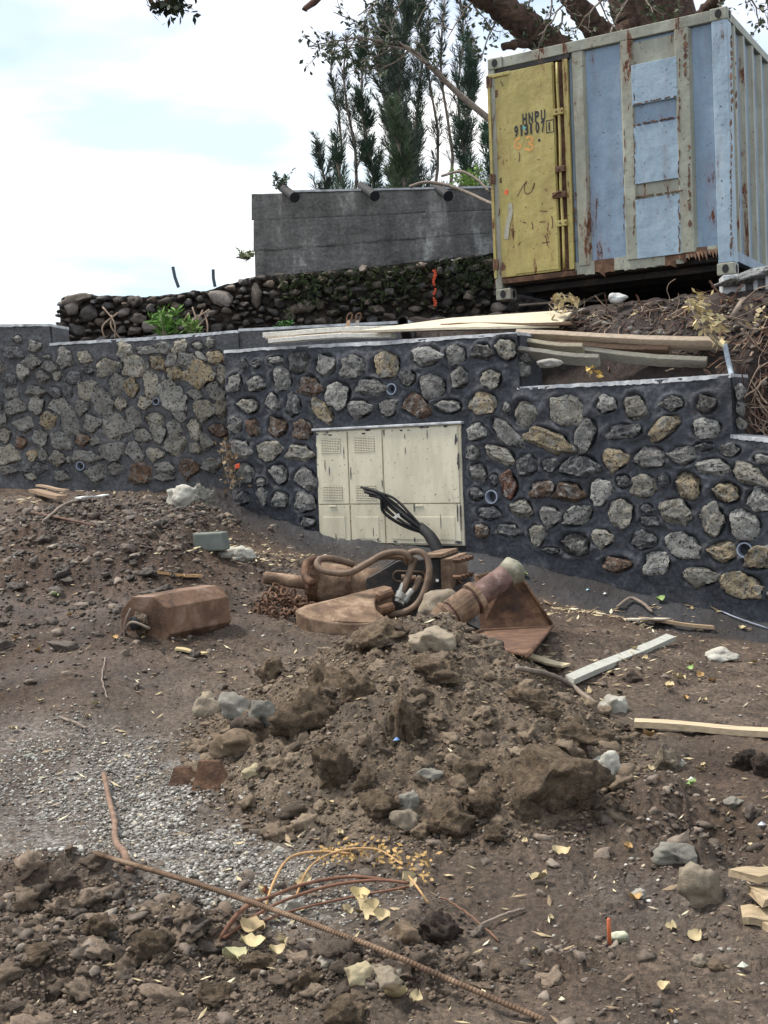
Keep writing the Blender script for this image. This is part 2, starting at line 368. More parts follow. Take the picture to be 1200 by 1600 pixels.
def inpoly(X, Y, poly, soft=.12):
    pts = [Gb(*p) for p in poly]; ins = np.zeros(X.shape, bool); dm = np.full(X.shape, 9.0); n = len(pts)
    for i in range(n):
        a, b = pts[i], pts[(i + 1) % n]
        c = ((a.y > Y) != (b.y > Y)) & (X < (b.x - a.x) * (Y - a.y) / ((b.y - a.y) or 1e-9) + a.x); ins ^= c
        ex, ey = b.x - a.x, b.y - a.y; t = np.clip(((X - a.x) * ex + (Y - a.y) * ey) / (ex * ex + ey * ey), 0, 1)
        dm = np.minimum(dm, np.hypot(X - a.x - t * ex, Y - a.y - t * ey))
    return sm(.5 + np.where(ins, dm, -dm) / (2 * soft))
# wall lines: front wall and left wall as vertical planes
WA = P(365, 795, 13.2); WB = P(1150, 960, 10.15); WA.z = WB.z = 0
WD = (WB - WA).normalized(); WN = Vector((WD.y, -WD.x, 0));
if WN.y > 0: WN = -WN
LA = P(0, 760, 14.45); LB = P(372, 760, 13.75); LA.z = LB.z = 0
LD = (LB - LA).normalized(); LN = Vector((LD.y, -LD.x, 0))
if LN.y > 0: LN = -LN
GRAVEL = [(-60, 1120), (130, 1128), (330, 1185), (400, 1290), (560, 1370), (640, 1440), (420, 1450), (260, 1415), (60, 1370), (-60, 1330)]
def wall_dist(X, Y):
    d1 = (X - WA.x) * WN.x + (Y - WA.y) * WN.y; s1 = (X - WA.x) * WD.x + (Y - WA.y) * WD.y
    return np.where(s1 > -.35, d1, 9.0)
def rough_mask(X, Y):
    r = .28 + .25 * sm(fbm(X * .6, Y * .6, 2, 31) * 1.5 + .5)
    for a in ((200, 880, 190, 45), (120, 820, 130, 40), (330, 800, 60, 30), (120, 1500, 260, 95), (560, 1540, 230, 60), (1080, 1310, 130, 80), (640, 1250, 420, 130), (420, 900, 60, 30), (900, 1500, 150, 50)):
        r = np.maximum(r, 1.05 * blob(X, Y, *a))
    for a in ((130, 1040, 190, 50), (800, 1430, 150, 60), (60, 960, 120, 20)):
        r = r * (1 - .6 * blob(X, Y, *a))
    return r * (1 - .55 * inpoly(X, Y, GRAVEL, .15))
def clods(X, Y, s=0):
    wx = X + .05 * n2d(X * 9, Y * 9, 80) + .02 * n2d(X * 22, Y * 22, 82); wy = Y + .05 * n2d(X * 9 + 7, Y * 9, 81) + .02 * n2d(X * 22, Y * 22, 83); h = 0
    for k, (sc_, am) in enumerate(((3.4, .035), (7.5, .032), (16, .021), (33, .012))):
        d, d2, c = vor(wx * sc_ + 11 * k, wy * sc_, 50 + k + s); h = h + am * (c ** 1.3) * np.clip(1 - (d / .9) ** 2, 0, 1)
    return h
def fine_h(X, Y):
    r = rough_mask(X, Y)
    h = r * clods(X, Y) * 1.3 + .035 * fbm(X * 1.1, Y * 1.1, 3, 5) + .020 * r * fbm(X * 8, Y * 8, 4, 15, .65) + .004 * fbm(X * 40, Y * 40, 2, 25)
    # ruts, ridges and hollows
    for a in ((1110, 1300, 70, 26, -.15), (1020, 1260, 90, 18, .09), (1000, 1345, 120, 20, -.03), (1180, 1350, 50, 20, -.08), (1090, 1345, 30, 12, .08), (90, 1395, 170, 20, .13), (290, 1478, 130, 18, .11), (180, 1448, 190, 8, -.12), (60, 1530, 120, 20, .05), (200, 875, 150, 14, .15), (90, 835, 90, 10, .10), (330, 830, 50, 10, .09), (150, 930, 110, 8, -.05), (560, 1500, 130, 12, .04), (320, 800, 55, 10, .07), (590, 1550, 150, 30, .05), (660, 1440, 60, 25, .05), (1160, 1440, 70, 60, .05)):
        h = h + a[4] * blob(X, Y, *a[:4])
    d = wall_dist(X, Y); h = h - .10 * sm(1 - (Y - 12) / 2.5) * (Y > 9) * sm(1.6 - d) * (d < 1.6) + .16 * np.clip(1 - d / (.70 + .3 * n2d(X * 1.3, Y * 1.3, 44)), 0, 1) ** 2 * (d < 2)
    return h
def Hf(X, Y): return base_h(X, Y) + fine_h(X, Y)

# ground sheet: finer near the viewer, out to the walls
uc = np.concatenate([np.linspace(-1.6, -.37, 40)[:-1], np.linspace(-.37, .37, 590), np.linspace(.37, 1.6, 40)[1:]])
yc = 1.7 * (15.6 / 1.7) ** np.linspace(0, 1, 440)
YY, UU = np.meshgrid(yc, uc, indexing='ij'); XX = UU * YY
def gridfaces(nr, nc):
    i = np.arange(nr * nc).reshape(nr, nc); return np.stack([i[:-1, :-1], i[:-1, 1:], i[1:, 1:], i[1:, :-1]], -1).reshape(-1, 4)
ZZ = Hf(XX, YY)
ld = (XX - LA.x) * LN.x + (YY - LA.y) * LN.y
keep_d = np.minimum(wall_dist(XX, YY), np.where(XX < -1.2, ld, 9))
ZZ = np.where(keep_d < -.25, ZZ - .6, ZZ)
V = np.stack([XX, YY, ZZ], -1).reshape(-1, 3)
go = obj('ground', V, gridfaces(*XX.shape), MAT['ground'], smooth=True); go['kind'] = 'structure'
zr = inpoly(XX, YY, GRAVEL, .22) * np.clip(.62 + .9 * fbm(XX * 2.5, YY * 2.5, 3, 61), 0, 1)
zr = np.maximum(zr, .35 * blob(XX, YY, 1000, 1400, 200, 60) + .3 * blob(XX, YY, 150, 990, 200, 30) * (fbm(XX * 3, YY * 3, 3, 62) > 0))
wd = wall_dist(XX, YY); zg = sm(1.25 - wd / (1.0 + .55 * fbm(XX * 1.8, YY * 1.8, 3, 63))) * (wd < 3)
zb = np.clip(sm(1.1 * fbm(XX * .7, YY * .7, 3, 64) + .3) + 1.1 * blob(XX, YY, 200, 865, 170, 35) + .9 * blob(XX, YY, 340, 800, 90, 35) + 1.1 * blob(XX, YY, 1110, 1320, 130, 60) + .8 * blob(XX, YY, 1150, 1200, 90, 40) + .5 * blob(XX, YY, 420, 1130, 120, 60) + .5 * sm((YY - 6) / 5), 0, 1)
zs = np.zeros_like(zr)
for q_ in ((120, 1470, 260, 60), (560, 1540, 260, 60), (640, 1180, 430, 150), (980, 1170, 100, 60)): zs = np.maximum(zs, blob(XX, YY, *q_))
zs = np.clip(zs * 1.3 * np.clip(.6 + fbm(XX * 2, YY * 2, 3, 66), 0, 1), 0, .85) * (1 - zr * .8)
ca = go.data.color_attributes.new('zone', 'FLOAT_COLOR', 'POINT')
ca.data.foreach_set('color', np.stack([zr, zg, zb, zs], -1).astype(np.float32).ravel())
# far country under everything, out to the horizon
V_ = np.array([[-600, -200, -1.3], [600, -200, -1.3], [600, 900, -1.3], [-600, 900, -1.3]], float)
o = obj('terrain', V_, np.array([[0, 1, 2, 3]]), MAT['bank']); o['kind'] = 'structure'

# soil mound
mx_, my_ = np.meshgrid(np.linspace(-1.35, 1.75, 310), np.linspace(4.1, 7.7, 310), indexing='xy')
mh = mound_h(mx_, my_); 
def mound_z(X, Y):
    h = mound_h(X, Y); q = np.clip(h / .12, 0, 1)
    return base_h(X, Y) + h + q * (clods(X, Y, 7) * 1.25 + .035 * fbm(X * 5, Y * 5, 4, 71, .65)) + .006 * fbm(X * 30, Y * 30, 2, 75) - .03 * (h < .02)
mz = mound_z(mx_, my_)
MOUND = obj('soil_mound', np.stack([mx_, my_, mz], -1).reshape(-1, 3), gridfaces(*mx_.shape), MAT['soil'], smooth=True)
tag(MOUND, 'heap of freshly dug brown soil and clods in front of the rusty attachments', 'soil mound')

def surfA(X, Y):
    z = Hf(X, Y); inm = (X > -1.3) & (X < 1.7) & (Y > 4.15) & (Y < 7.65); zm = mound_z(X, Y); return np.where(inm & (zm > z), zm, z)
def Gf(px, py):          # the visible ground point under a photo pixel, bumps included
    d = ray(px, py); Ys = np.arange(2.2, 15, .015); X = EYE.x + d.x / d.y * Ys; Z = EYE.z + d.z / d.y * Ys; s_ = surfA(X, Ys); i = int(np.argmax(Z < s_))
    return Vector((X[i], Ys[i], s_[i]))
# ---------------------------------------------------------------- retaining walls
def zoomlist(ox, oy, s, L_): return [(ox + a[0] / s, oy + a[1] / s, a[2] / s, a[3] / s, a[4], a[5] if len(a) > 5 else 0) for a in L_]
FRONT = zoomlist(340, 530, 4.444, [(185,175,50,70,'d'),(275,175,70,60,'d'),(410,145,110,60,'l'),(575,165,170,160,'s'),(755,180,150,160,'l'),(950,195,170,150,'g'),(125,305,110,120,'g'),(280,310,130,110,'g'),(455,270,150,150,'g'),(650,325,140,150,'b'),(840,380,190,180,'l'),(1065,330,180,120,'g'),(215,465,170,120,'t'),(385,435,100,120,'g'),(530,460,110,160,'d'),(735,495,180,110,'y',-35),(985,485,170,130,'g'),(130,610,100,110,'g'),(250,615,90,120,'b'),(420,610,150,150,'b'),(600,630,130,130,'b'),(165,760,140,140,'g'),(350,780,180,140,'t'),(575,785,160,120,'t'),(195,930,150,140,'g'),(430,940,150,160,'g'),(610,965,165,150,'g'),(310,990,80,60,'g'),(185,1105,100,100,'d'),(315,1095,70,130,'g',20),(440,1110,130,110,'g'),(610,1135,160,140,'g'),(635,1270,120,80,'d')]) \
 + zoomlist(580, 500, 4.286, [(105,300,190,150,'y'),(370,250,190,130,'l'),(570,235,140,120,'g'),(750,210,110,110,'s'),(905,200,150,170,'t'),(255,395,110,100,'g'),(410,445,190,150,'g'),(600,385,100,150,'g'),(810,390,140,120,'t'),(35,455,90,110,'g'),(115,590,130,110,'g'),(300,570,180,160,'b'),(520,580,190,100,'g'),(750,555,190,150,'y'),(915,590,50,70,'g')]) \
 + zoomlist(720, 580, 5.0, [(500,330,170,220,'t',10),(820,310,250,240,'t'),(135,475,140,140,'l'),(350,470,270,130,'g',-42),(680,530,310,170,'y',-15),(985,485,150,260,'g',-18),(110,640,90,110,'g'),(315,650,230,130,'t',-20),(525,735,150,170,'d'),(695,735,110,110,'d'),(910,745,290,170,'d',8),(145,790,120,150,'g'),(385,905,130,200,'r'),(640,920,180,130,'b'),(850,940,180,160,'b'),(1085,945,150,210,'l',-15),(130,965,100,110,'d'),(480,1070,160,150,'t'),(225,1105,170,120,'d'),(700,1135,150,170,'g'),(920,1140,220,140,'l',20),(170,1245,120,100,'b'),(375,1240,160,110,'d'),(595,1285,110,170,'t'),(890,1350,240,180,'s'),(1105,1305,150,150,'t'),(710,1400,130,60,'d'),(270,850,60,110,'d')]) \
 + zoomlist(940, 580, 4.2115, [(35,220,120,110,'l'),(220,235,130,180,'t'),(475,215,120,100,'g'),(690,215,120,130,'s'),(150,395,200,100,'d'),(420,370,190,130,'y',30),(690,375,180,120,'l'),(90,580,150,150,'y'),(320,565,200,130,'g'),(540,555,160,130,'g'),(675,495,120,60,'d'),(850,525,120,80,'g'),(1060,575,100,60,'g'),(735,630,190,120,'l'),(970,685,210,140,'t',-25),(150,725,90,100,'d'),(285,755,150,140,'t'),(415,715,80,80,'d'),(565,750,170,190,'y'),(820,800,170,150,'y'),(1040,845,140,150,'l'),(135,920,160,180,'t'),(300,900,70,60,'d'),(320,985,110,70,'d'),(490,920,180,180,'t'),(740,990,140,200,'t'),(940,1010,200,180,'l'),(280,1115,160,120,'d'),(545,1150,190,170,'l'),(805,1190,160,140,'y'),(1050,1235,200,140,'y',22),(365,1260,150,160,'l'),(100,1270,190,110,'b'),(650,1350,200,130,'t'),(925,1410,230,170,'y'),
   (1180,700,150,130,'t'),(1230,850,150,150,'g'),(1200,1000,140,150,'y'),(1330,1100,170,150,'g'),(1250,1330,170,140,'t'),(1400,850,170,150,'g'),(1420,1250,170,150,'t'),(1500,1020,150,150,'g'),(1180,1480,150,100,'g')])
LEFT = zoomlist(0, 500, 3.243, [(90,95,50,40,'g'),(65,165,100,55,'d'),(180,135,70,60,'g'),(10,240,40,50,'g'),(170,215,80,60,'g'),(240,187,40,20,'l'),(250,235,75,50,'g'),(330,200,80,85,'g'),(430,190,65,70,'t'),(635,165,80,80,'t'),(740,155,95,50,'g'),(835,145,65,50,'g'),(915,135,70,60,'t'),(1000,128,60,40,'g'),(1068,120,45,45,'g'),(115,262,55,70,'l'),(50,305,80,60,'d'),(215,295,60,60,'g'),(290,285,40,40,'t'),(375,290,90,60,'d'),(455,255,60,40,'d'),(540,235,115,85,'t'),(688,238,105,90,'t'),(612,235,18,40,'g'),(752,228,20,40,'g'),(800,218,65,65,'y'),(872,198,55,65,'g'),(950,205,90,80,'g'),(1018,182,60,30,'l',-35),(1090,190,85,70,'y'),(885,270,80,70,'y'),(1015,280,135,120,'y'),(1128,272,60,95,'t'),(60,365,80,50,'g'),(180,358,70,50,'g'),(280,370,80,65,'d'),(350,370,45,60,'d'),(450,360,110,90,'t'),(595,320,90,105,'g'),(670,350,75,75,'y'),(768,325,85,115,'t'),(835,320,30,70,'g'),(990,378,80,60,'g'),(1100,365,80,75,'g'),(878,390,125,130,'l'),(85,440,90,75,'g'),(190,425,80,75,'g'),(300,435,105,80,'g'),(415,440,60,75,'g'),(525,415,100,120,'g'),(618,428,55,60,'t'),(735,420,75,65,'t'),(1035,455,100,100,'t'),(1123,460,60,85,'t'),(15,510,50,60,'g'),(5,430,25,40,'d'),(125,530,90,70,'g'),(250,520,80,75,'y'),(355,520,85,115,'g'),(470,525,95,85,'g'),(585,550,140,130,'g'),(680,495,85,80,'g'),(785,502,110,70,'t'),(912,485,75,75,'g'),(30,580,60,60,'t'),(720,585,80,75,'g'),(808,578,75,90,'l'),(885,548,85,60,'g'),(985,550,80,110,'t'),(1105,560,100,70,'b'),(210,590,80,70,'g'),(110,622,60,60,'b'),(308,610,100,85,'g'),(420,605,80,60,'b'),(490,612,50,45,'g'),(1045,625,60,80,'g'),(50,685,110,90,'t'),(163,688,50,50,'y'),(220,680,45,55,'g'),(298,705,70,70,'t'),(352,710,20,40,'g'),(430,690,110,60,'g'),(560,670,125,80,'g'),(678,662,80,95,'g'),(785,680,80,60,'t'),(890,645,105,85,'t'),(988,648,50,50,'t'),(125,750,70,50,'d'),(200,750,80,60,'d'),(155,790,70,40,'t'),(40,765,80,50,'g'),(310,790,70,60,'g'),(490,780,90,90,'g'),(585,750,80,60,'g'),(722,775,110,85,'b'),(838,748,90,60,'g'),(825,795,90,35,'g'),(955,748,90,90,'b'),(1075,745,90,60,'g'),
   (-60,150,80,60,'g'),(-80,260,90,70,'t'),(-60,370,80,70,'g'),(-90,480,90,80,'g'),(-60,590,80,60,'y'),(-80,690,90,80,'g'),(-160,330,90,80,'g'),(-170,550,90,80,'t')])
def facestone(seed):
    V, Fc = rockv(seed, 4, .30, 14, .58, .05); V = V.copy(); q = .50 + .10 * n3d(V * 2.1 + seed, seed) + .05 * n3d(V * 7 + seed, seed + 3); V[:, 1] = np.clip(V[:, 1], -q, q); return V, Fc
STONEV = [mesh('stone', *facestone(100 + i), MAT['stone'], True) for i in range(24)]
def hit(px, py, O, n): return PP(px, py, O, n)
def build_wall(root, O, D, Nn, sections, stones, pipes, mt, res=.016, amp=1.0, thick=.45, skip=None, ssc=1.22):
    """sections: (px0, px1, py_top0, py_top1, py_bottom). Mortar face grid raised round the stones, stones, pipes, caps."""
    OV = O + Nn * 0
    def sz(px, py):
        q = hit(px, py, OV, Nn); return ((q - O).dot(D), q.z)
    st = []
    for (px, py, w_, h_, ty, an) in stones:
        s, z = sz(px, py); k = (hit(px, py, OV, Nn).y) / F; st.append((s, z, w_ / 2 * k / abs(D.x), h_ / 2 * k, ty, an))
    pp = [(*sz(px, py), r * hit(px, py, OV, Nn).y / F) for px, py, r in pipes]
    for (x0, x1, t0, t1, bt) in sections:
        s0, z0 = sz(x0, t0); s1, z1 = sz(x1, t1); zb_ = sz((x0 + x1) / 2, bt)[1] - .5
        ns = max(4, int((s1 - s0) / res)); nz = max(4, int((max(z0, z1) - zb_) / res))
        ss, tt = np.meshgrid(np.linspace(s0, s1, ns), np.linspace(0, 1, nz), indexing='xy')
        top = z0 + (z1 - z0) * (ss - s0) / (s1 - s0); zz = zb_ + (top - zb_) * tt
        off = .018 * fbm(ss * 3.2, zz * 3.2, 4, 41, .55) + .012 * np.abs(fbm(ss * 9, zz * 16, 3, 46)) + .004 * fbm(ss * 30, zz * 30, 2, 48)
        for (s, z, a, b, ty, an) in st:
            m = (np.abs(ss - s) < a * 2.2) & (np.abs(zz - z) < max(a, b) * 2.2)
            if not m.any(): continue
            ca_, sa_ = math.cos(rad(an)), math.sin(rad(an)); du = (ss[m] - s) * ca_ + (zz[m] - z) * sa_; dv = -(ss[m] - s) * sa_ + (zz[m] - z) * ca_
            r = np.hypot(du / a, dv / b) + .12 * n2d(ss[m] * 20, zz[m] * 20, 49)
            off[m] += amp * (.016 * np.exp(-((r - 1.25) / .25) ** 2) - .05 * sm((1.02 - r) / .25))
        for (s, z, r_) in pp:
            d = np.hypot(ss - s, zz - z) / r_; off += np.where(d < .9, -.12, 0) + .012 * np.exp(-((d - 1.2) / .25) ** 2)
        if skip is not None:
            q = skip(ss, zz); off = np.where(q, -.05, off)
        off *= 1 - .0 * tt
        B = np.array(O)[None, None] * np.array([1, 1, 0]) + ss[..., None] * np.array(D) + off[..., None] * np.array(Nn); B[..., 2] = zz
        obj('mortar', B.reshape(-1, 3), gridfaces(nz, ns), mt, root, True)
        def W(s, z, o_): v = Vector((O.x, O.y, 0)) + D * s + Nn * o_; v.z = z; return v
        mb = MB(); a_, b_ = W(s0 + .01, zb_, -.03), W(s1 - .01, zb_, -.03)
        mb.add([W(s0, zb_, -.04), W(s1, zb_, -.04), W(s1, z1 - .012, -.04), W(s0, z0 - .012, -.04), W(s0, zb_, -thick), W(s1, zb_, -thick), W(s1, z1 - .012, -thick), W(s0, z0 - .012, -thick)],
               [(0, 1, 2, 3), (5, 4, 7, 6), (3, 2, 6, 7), (4, 0, 3, 7), (1, 5, 6, 2)])
        mb.build('wall_core', mt, root)
        n = 70; Vc = []; Fc = []
        for i in range(n + 1):
            s = s0 + (s1 - s0) * i / n; zt = z0 + (z1 - z0) * i / n
            j = .010 * (random.random() - .5) + .008 * math.sin(s * 2.3); k = .008 * random.random()
            Vc += [W(s, zt - .022 + j, .008 + k), W(s, zt + .012 + j * .4, .004 + k), W(s, zt + .014 + j * .3, -thick - .01), W(s, zt - .02, -thick - .01)]
        for i in range(n):
            b0 = i * 4; Fc += [(b0, b0 + 4, b0 + 5, b0 + 1), (b0 + 1, b0 + 5, b0 + 6, b0 + 2), (b0 + 2, b0 + 6, b0 + 7, b0 + 3), (b0, b0 + 3, b0 + 7, b0 + 4)]
        Fc += [(0, 1, 2, 3), (n * 4 + 3, n * 4 + 2, n * 4 + 1, n * 4)]
        obj('coping', Vc, Fc, MAT['coping'], root)
    ang = math.atan2(D.y, D.x)
    for i, (s, z, a, b, ty, an) in enumerate(st):
        o = link(bpy.data.objects.new('stone', STONEV[(i * 7 + int(abs(s) * 13)) % len(STONEV)])); o.parent = root
        v = Vector((O.x, O.y, 0)) + D * s + Nn * (.004); v.z = z; o.location = v - wloc(root)
        o.rotation_mode = 'XYZ'
        R = Matrix.Rotation(ang, 4, 'Z') @ Matrix.Rotation(-rad(an), 4, 'Y')
        o.rotation_euler = R.to_euler(); o.scale = (a * ssc, .082 + .02 * random.random(), b * ssc)
        c = TYPES[ty]; j = .8 + .4 * random.random(); j *= 1.22 if ssc > 1.3 else 1.0; o.color = (c[0] * j * (1.04 if ssc > 1.3 else 1), c[1] * j, c[2] * j * (.93 if ssc > 1.3 else 1), 1)
    for (s, z, r_) in pp:
        v = Vector((O.x, O.y, 0)) + D * s; v.z = z; n = 24; V2 = []; Fc = []
        for k in range(n):
            an = 2 * math.pi * k / n; e = D * math.cos(an) + Vector((0, 0, 1)) * math.sin(an)
            V2 += [v + e * r_ + Nn * .035, v + e * r_ - Nn * .2, v + e * r_ * .82 - Nn * .2, v + e * r_ * .82 + Nn * .035]
        for k in range(n):
            a0, b0 = k * 4, (k + 1) % n * 4; Fc += [(a0, b0, b0 + 1, a0 + 1), (a0 + 2, a0 + 1, b0 + 1, b0 + 2), (a0 + 3, a0 + 2, b0 + 2, b0 + 3), (a0, a0 + 3, b0 + 3, b0)]
        Fc.append(tuple(k * 4 + 2 for k in range(n)))
        obj('drain_pipe', V2, Fc, MAT['pvc'], root)
fr = thing('retaining_wall', (WA.x, WA.y, .6), 'stepped retaining wall of basalt stones in fresh dark mortar with a cream cabinet set in it', 'stone wall')
WAo = Vector((WA.x, WA.y, 0))
cabC = [hit(px, py, WAo, WN) for px, py in ((500, 850), (729, 852), (719, 663), (496, 673))]
cs = [(c - WAo).dot(WD) for c in cabC]
def cabskip(s, z): return (s > min(cs) + .05) & (s < max(cs) - .05) & (z < cabC[2].z - .03)
build_wall(fr, WAo, WD, WN, [(350, 809, 549, 521, 840), (809, 1142, 607, 586, 930), (1142, 1420, 681, 715, 1000)], FRONT, [(614, 608, 9), (770, 776, 11), (1165, 859, 12.5)], MAT['mortar'], skip=cabskip)
lw = thing('retaining_wall', (LA.x, LA.y, 1.3), 'older long basalt stone wall with paler mortar at the left of the picture, its far end stepped up', 'stone wall')
LAo = Vector((LA.x, LA.y, 0))
build_wall(lw, LAo, LD, LN, [(-260, 78, 510, 508, 770), (78, 372, 538, 518, 790)], LEFT, [(245, 627, 6), (127, 728, 7)], MAT['mortar2'], res=.02, amp=.7, ssc=1.44)
# the left wall runs on behind the front wall: only its top shows
s_ = MB(); a = P(373, 518, 13.76); b = P(640, 505, 13.3); s_.box(a - Vector((0, 0, .8)), b - a, Vector((.1, .4, 0)), Vector((0, 0, .8))); s_.build('wall_core', MAT['mortar2'], lw)
s_ = MB(); s_.box(a + Vector((0, -.01, 0)), b - a, Vector((.1, .42, 0)), Vector((0, 0, .03))); s_.build('coping', MAT['coping'], lw)
# rough unrendered masonry at the two step ends
for (px, py, w_, h_, ty) in ((800, 548, 26, 40, 't'), (806, 578, 30, 36, 'l'), (788, 596, 22, 22, 'g'), (816, 560, 18, 20, 'g'), (1150, 612, 14, 26, 'l'), (1152, 640, 12, 20, 'g'), (1153, 662, 12, 18, 't')):
    v = hit(px, py, WAo, WN) - WN * .1; k = v.y / F
    o = link(bpy.data.objects.new('stone', STONEV[px % 18])); o.parent = fr; o.location = v - wloc(fr); o.scale = (w_ / 2 * k * 1.2, .12, h_ / 2 * k * 1.15); o.rotation_euler = (0, 0, math.atan2(WD.y, WD.x)); c = TYPES[ty]; o.color = (*c, 1)
# ---------------------------------------------------------------- upper ground and cut bank behind the walls
def wsd(X, Y): return (X - WA.x) * WD.x + (Y - WA.y) * WD.y, -((X - WA.x) * WN.x + (Y - WA.y) * WN.y)
def s_at(px): q = hit(px, 600, WAo, WN); return (q - WAo).dot(WD)
SA, SB, SC, SD = s_at(650), s_at(815), s_at(1140), s_at(1165)
def upper_h(X, Y):
    s, d = wsd(X, Y); dl = -((X - LA.x) * LN.x + (Y - LA.y) * LN.y)
    d = d + .07 * fbm(X * 2.2, Y * 2.2, 3, 91)
    left = np.interp(d, [.3, .9, 3], [2.35, 2.55, 2.75]); left = np.where(dl > .25, 2.94 + .05 * np.clip(dl, 0, 3), left)
    mid = np.interp(d, [.35, .55, .85, 1.12, 1.25, 1.6, 6], [1.85, 2.05, 2.42, 2.74, 2.82, 2.88, 3.0])
    right = np.interp(d, [.35, .50, .75, .95, 1.25, 1.6, 6], [.9, 1.3, 2.1, 2.72, 2.88, 2.92, 3.0])
    w1 = sm((s - SA) / (SB - SA)); w2 = sm((s - SC) / (SD - SC) * .8)
    return (left * (1 - w1) + mid * w1) * (1 - w2) + right * w2
ux, uy = np.meshgrid(np.concatenate([np.linspace(-12, -5, 20)[:-1], np.linspace(-5, 7, 260), np.linspace(7, 14, 20)[1:]]), np.concatenate([np.linspace(6, 9, 10)[:-1], np.linspace(9, 16.5, 180), np.linspace(16.5, 60, 40)[1:]]), indexing='xy')
s__, d__ = wsd(ux, uy); dl__ = -((ux - LA.x) * LN.x + (uy - LA.y) * LN.y)
uz = upper_h(ux, uy) + .8 * clods(ux, uy, 3) + .03 * fbm(ux * 4, uy * 4, 4, 95)
uz = np.where(np.where(s__ > -.3, d__, dl__) < .3, -.8, uz)
o = obj('upper_ground', np.stack([ux, uy, uz], -1).reshape(-1, 3), gridfaces(*ux.shape), MAT['bank'], smooth=True); o['kind'] = 'structure'
def U(px, py):
    d = ray(px, py)
    for Y in np.arange(9.2, 22, .04):
        p = EYE + d * (Y / d.y); s, dd = wsd(p.x, p.y)
        if (dd > .3 or s < -.3) and p.z < float(upper_h(p.x, p.y)): return p
    return EYE + d * (13 / d.y)

# ---------------------------------------------------------------- old dry stone wall and the concrete wall on it
DY = 16.3
dw = thing('rubble_wall', P(430, 520, DY), 'old dark rubble wall of loose basalt stones under the concrete wall, ragged at its left end', 'rubble wall')
TOP = [(86, 471), (110, 462), (250, 463), (330, 452), (400, 432), (560, 420), (700, 404), (800, 394), (900, 384)]
tx = [a for a, _ in TOP]; ty_ = [b for _, b in TOP]
ns, nz = 380, 90
gx, gt = np.meshgrid(np.linspace(96, 900, ns), np.linspace(0, 1, nz), indexing='xy')
gy = np.interp(gx, tx, ty_) + (1 - gt) * (560 - np.interp(gx, tx, ty_)) + 3 * n2d(gx * .05, gx * 0 + .5, 3) * gt
rv = [ray(0, 0), ray(1000, 0) - ray(0, 0), ray(0, 1000) - ray(0, 0)]
D3 = np.array(rv[0])[None, None] + gx[..., None] / 1000 * np.array(rv[1]) + gy[..., None] / 1000 * np.array(rv[2])
Bp = np.array(EYE) + D3 * ((DY + .10) / D3[..., 1:2])
dd, d2, cid = vor(gx * .055 + .4 * n2d(gx * .04, gy * .04, 4), gy * .085, 5)
Bp[..., 1] += .06 - .10 * np.sqrt(np.clip(1 - (dd / .9) ** 2, 0, 1)) * (.5 + cid) - .03 * fbm(gx * .1, gy * .1, 4, 6)
obj('earth_fill', Bp.reshape(-1, 3), gridfaces(nz, ns), MAT['earth'], dw, True)
mb = MB(); mb.prism([P(92, 474, DY + .14)] + [P(a, b + 2, DY + .14) for a, b in TOP[1:]] + [P(900, 560, DY + .14), P(100, 560, DY + .14)], (0, .55, 0)); mb.build('earth_core', MAT['bank'], dw)
pl = []
def tryadd(x, y, a, b):
    for (x2, y2, a2, b2) in pl:
        if ((x - x2) / (a + a2)) ** 2 + ((y - y2) / (b + b2)) ** 2 < .84: return False
    pl.append((x, y, a, b)); return True
for q in ((345, 466, 22, 14), (372, 482, 17, 14), (400, 462, 11, 20), (418, 478, 18, 14), (424, 458, 22, 14), (400, 490, 22, 11), (470, 480, 22, 12), (560, 454, 17, 9), (520, 430, 14, 7), (548, 428, 12, 7), (588, 484, 12, 8), (680, 460, 14, 11), (738, 419, 14, 7), (765, 412, 12, 7), (733, 462, 11, 9), (648, 483, 12, 7), (120, 468, 22, 9), (150, 470, 24, 10), (112, 485, 14, 10), (160, 505, 13, 10), (120, 515, 12, 9)): tryadd(*q)
rr = random.Random(4)
for (n, a) in ((12, 13), (80, 9.5), (240, 7), (260, 5)):
    for _ in range(n * 5):
        if len(pl) > 285: break
        x = rr.uniform(92, 790); y = rr.uniform(np.interp(x, tx, ty_) + 2, 532); k = rr.uniform(.8, 1.25)
        if x > 430 and rr.random() < .45: continue
        tryadd(x, y, a * k, a * k * rr.uniform(.5, .9))
BV = [mesh('stone', *rockv(300 + i, 2, .34, 12, .55, 0), MAT['rock'], False) for i in range(14)]
BVs = [mesh('stone', *rockv(340 + i, 3, .32, 10, .58, .04), MAT['rock'], True) for i in range(14)]
for i, (x, y, a, b) in enumerate(pl[:290]):
    p = P(x, y, DY + .02); k = DY / F
    o = link(bpy.data.objects.new('stone', (BV if i % 3 else BVs)[i % 14])); o.parent = dw; o.location = p - wloc(dw)
    o.scale = (a * k * 1.05, .075 + .03 * rr.random(), b * k * 1.05); o.rotation_euler = (rr.uniform(-.2, .2), rr.uniform(-.35, .35), rr.uniform(-.3, .3))
    t = rr.random(); g = .055 + .10 * t * t + (.06 if a > 10 and rr.random() < .4 else 0); wm = rr.uniform(.1, .45); o.color = (g * (1 + wm), g * (1 + wm * .3), g * (1.05 - wm * .4), 1)
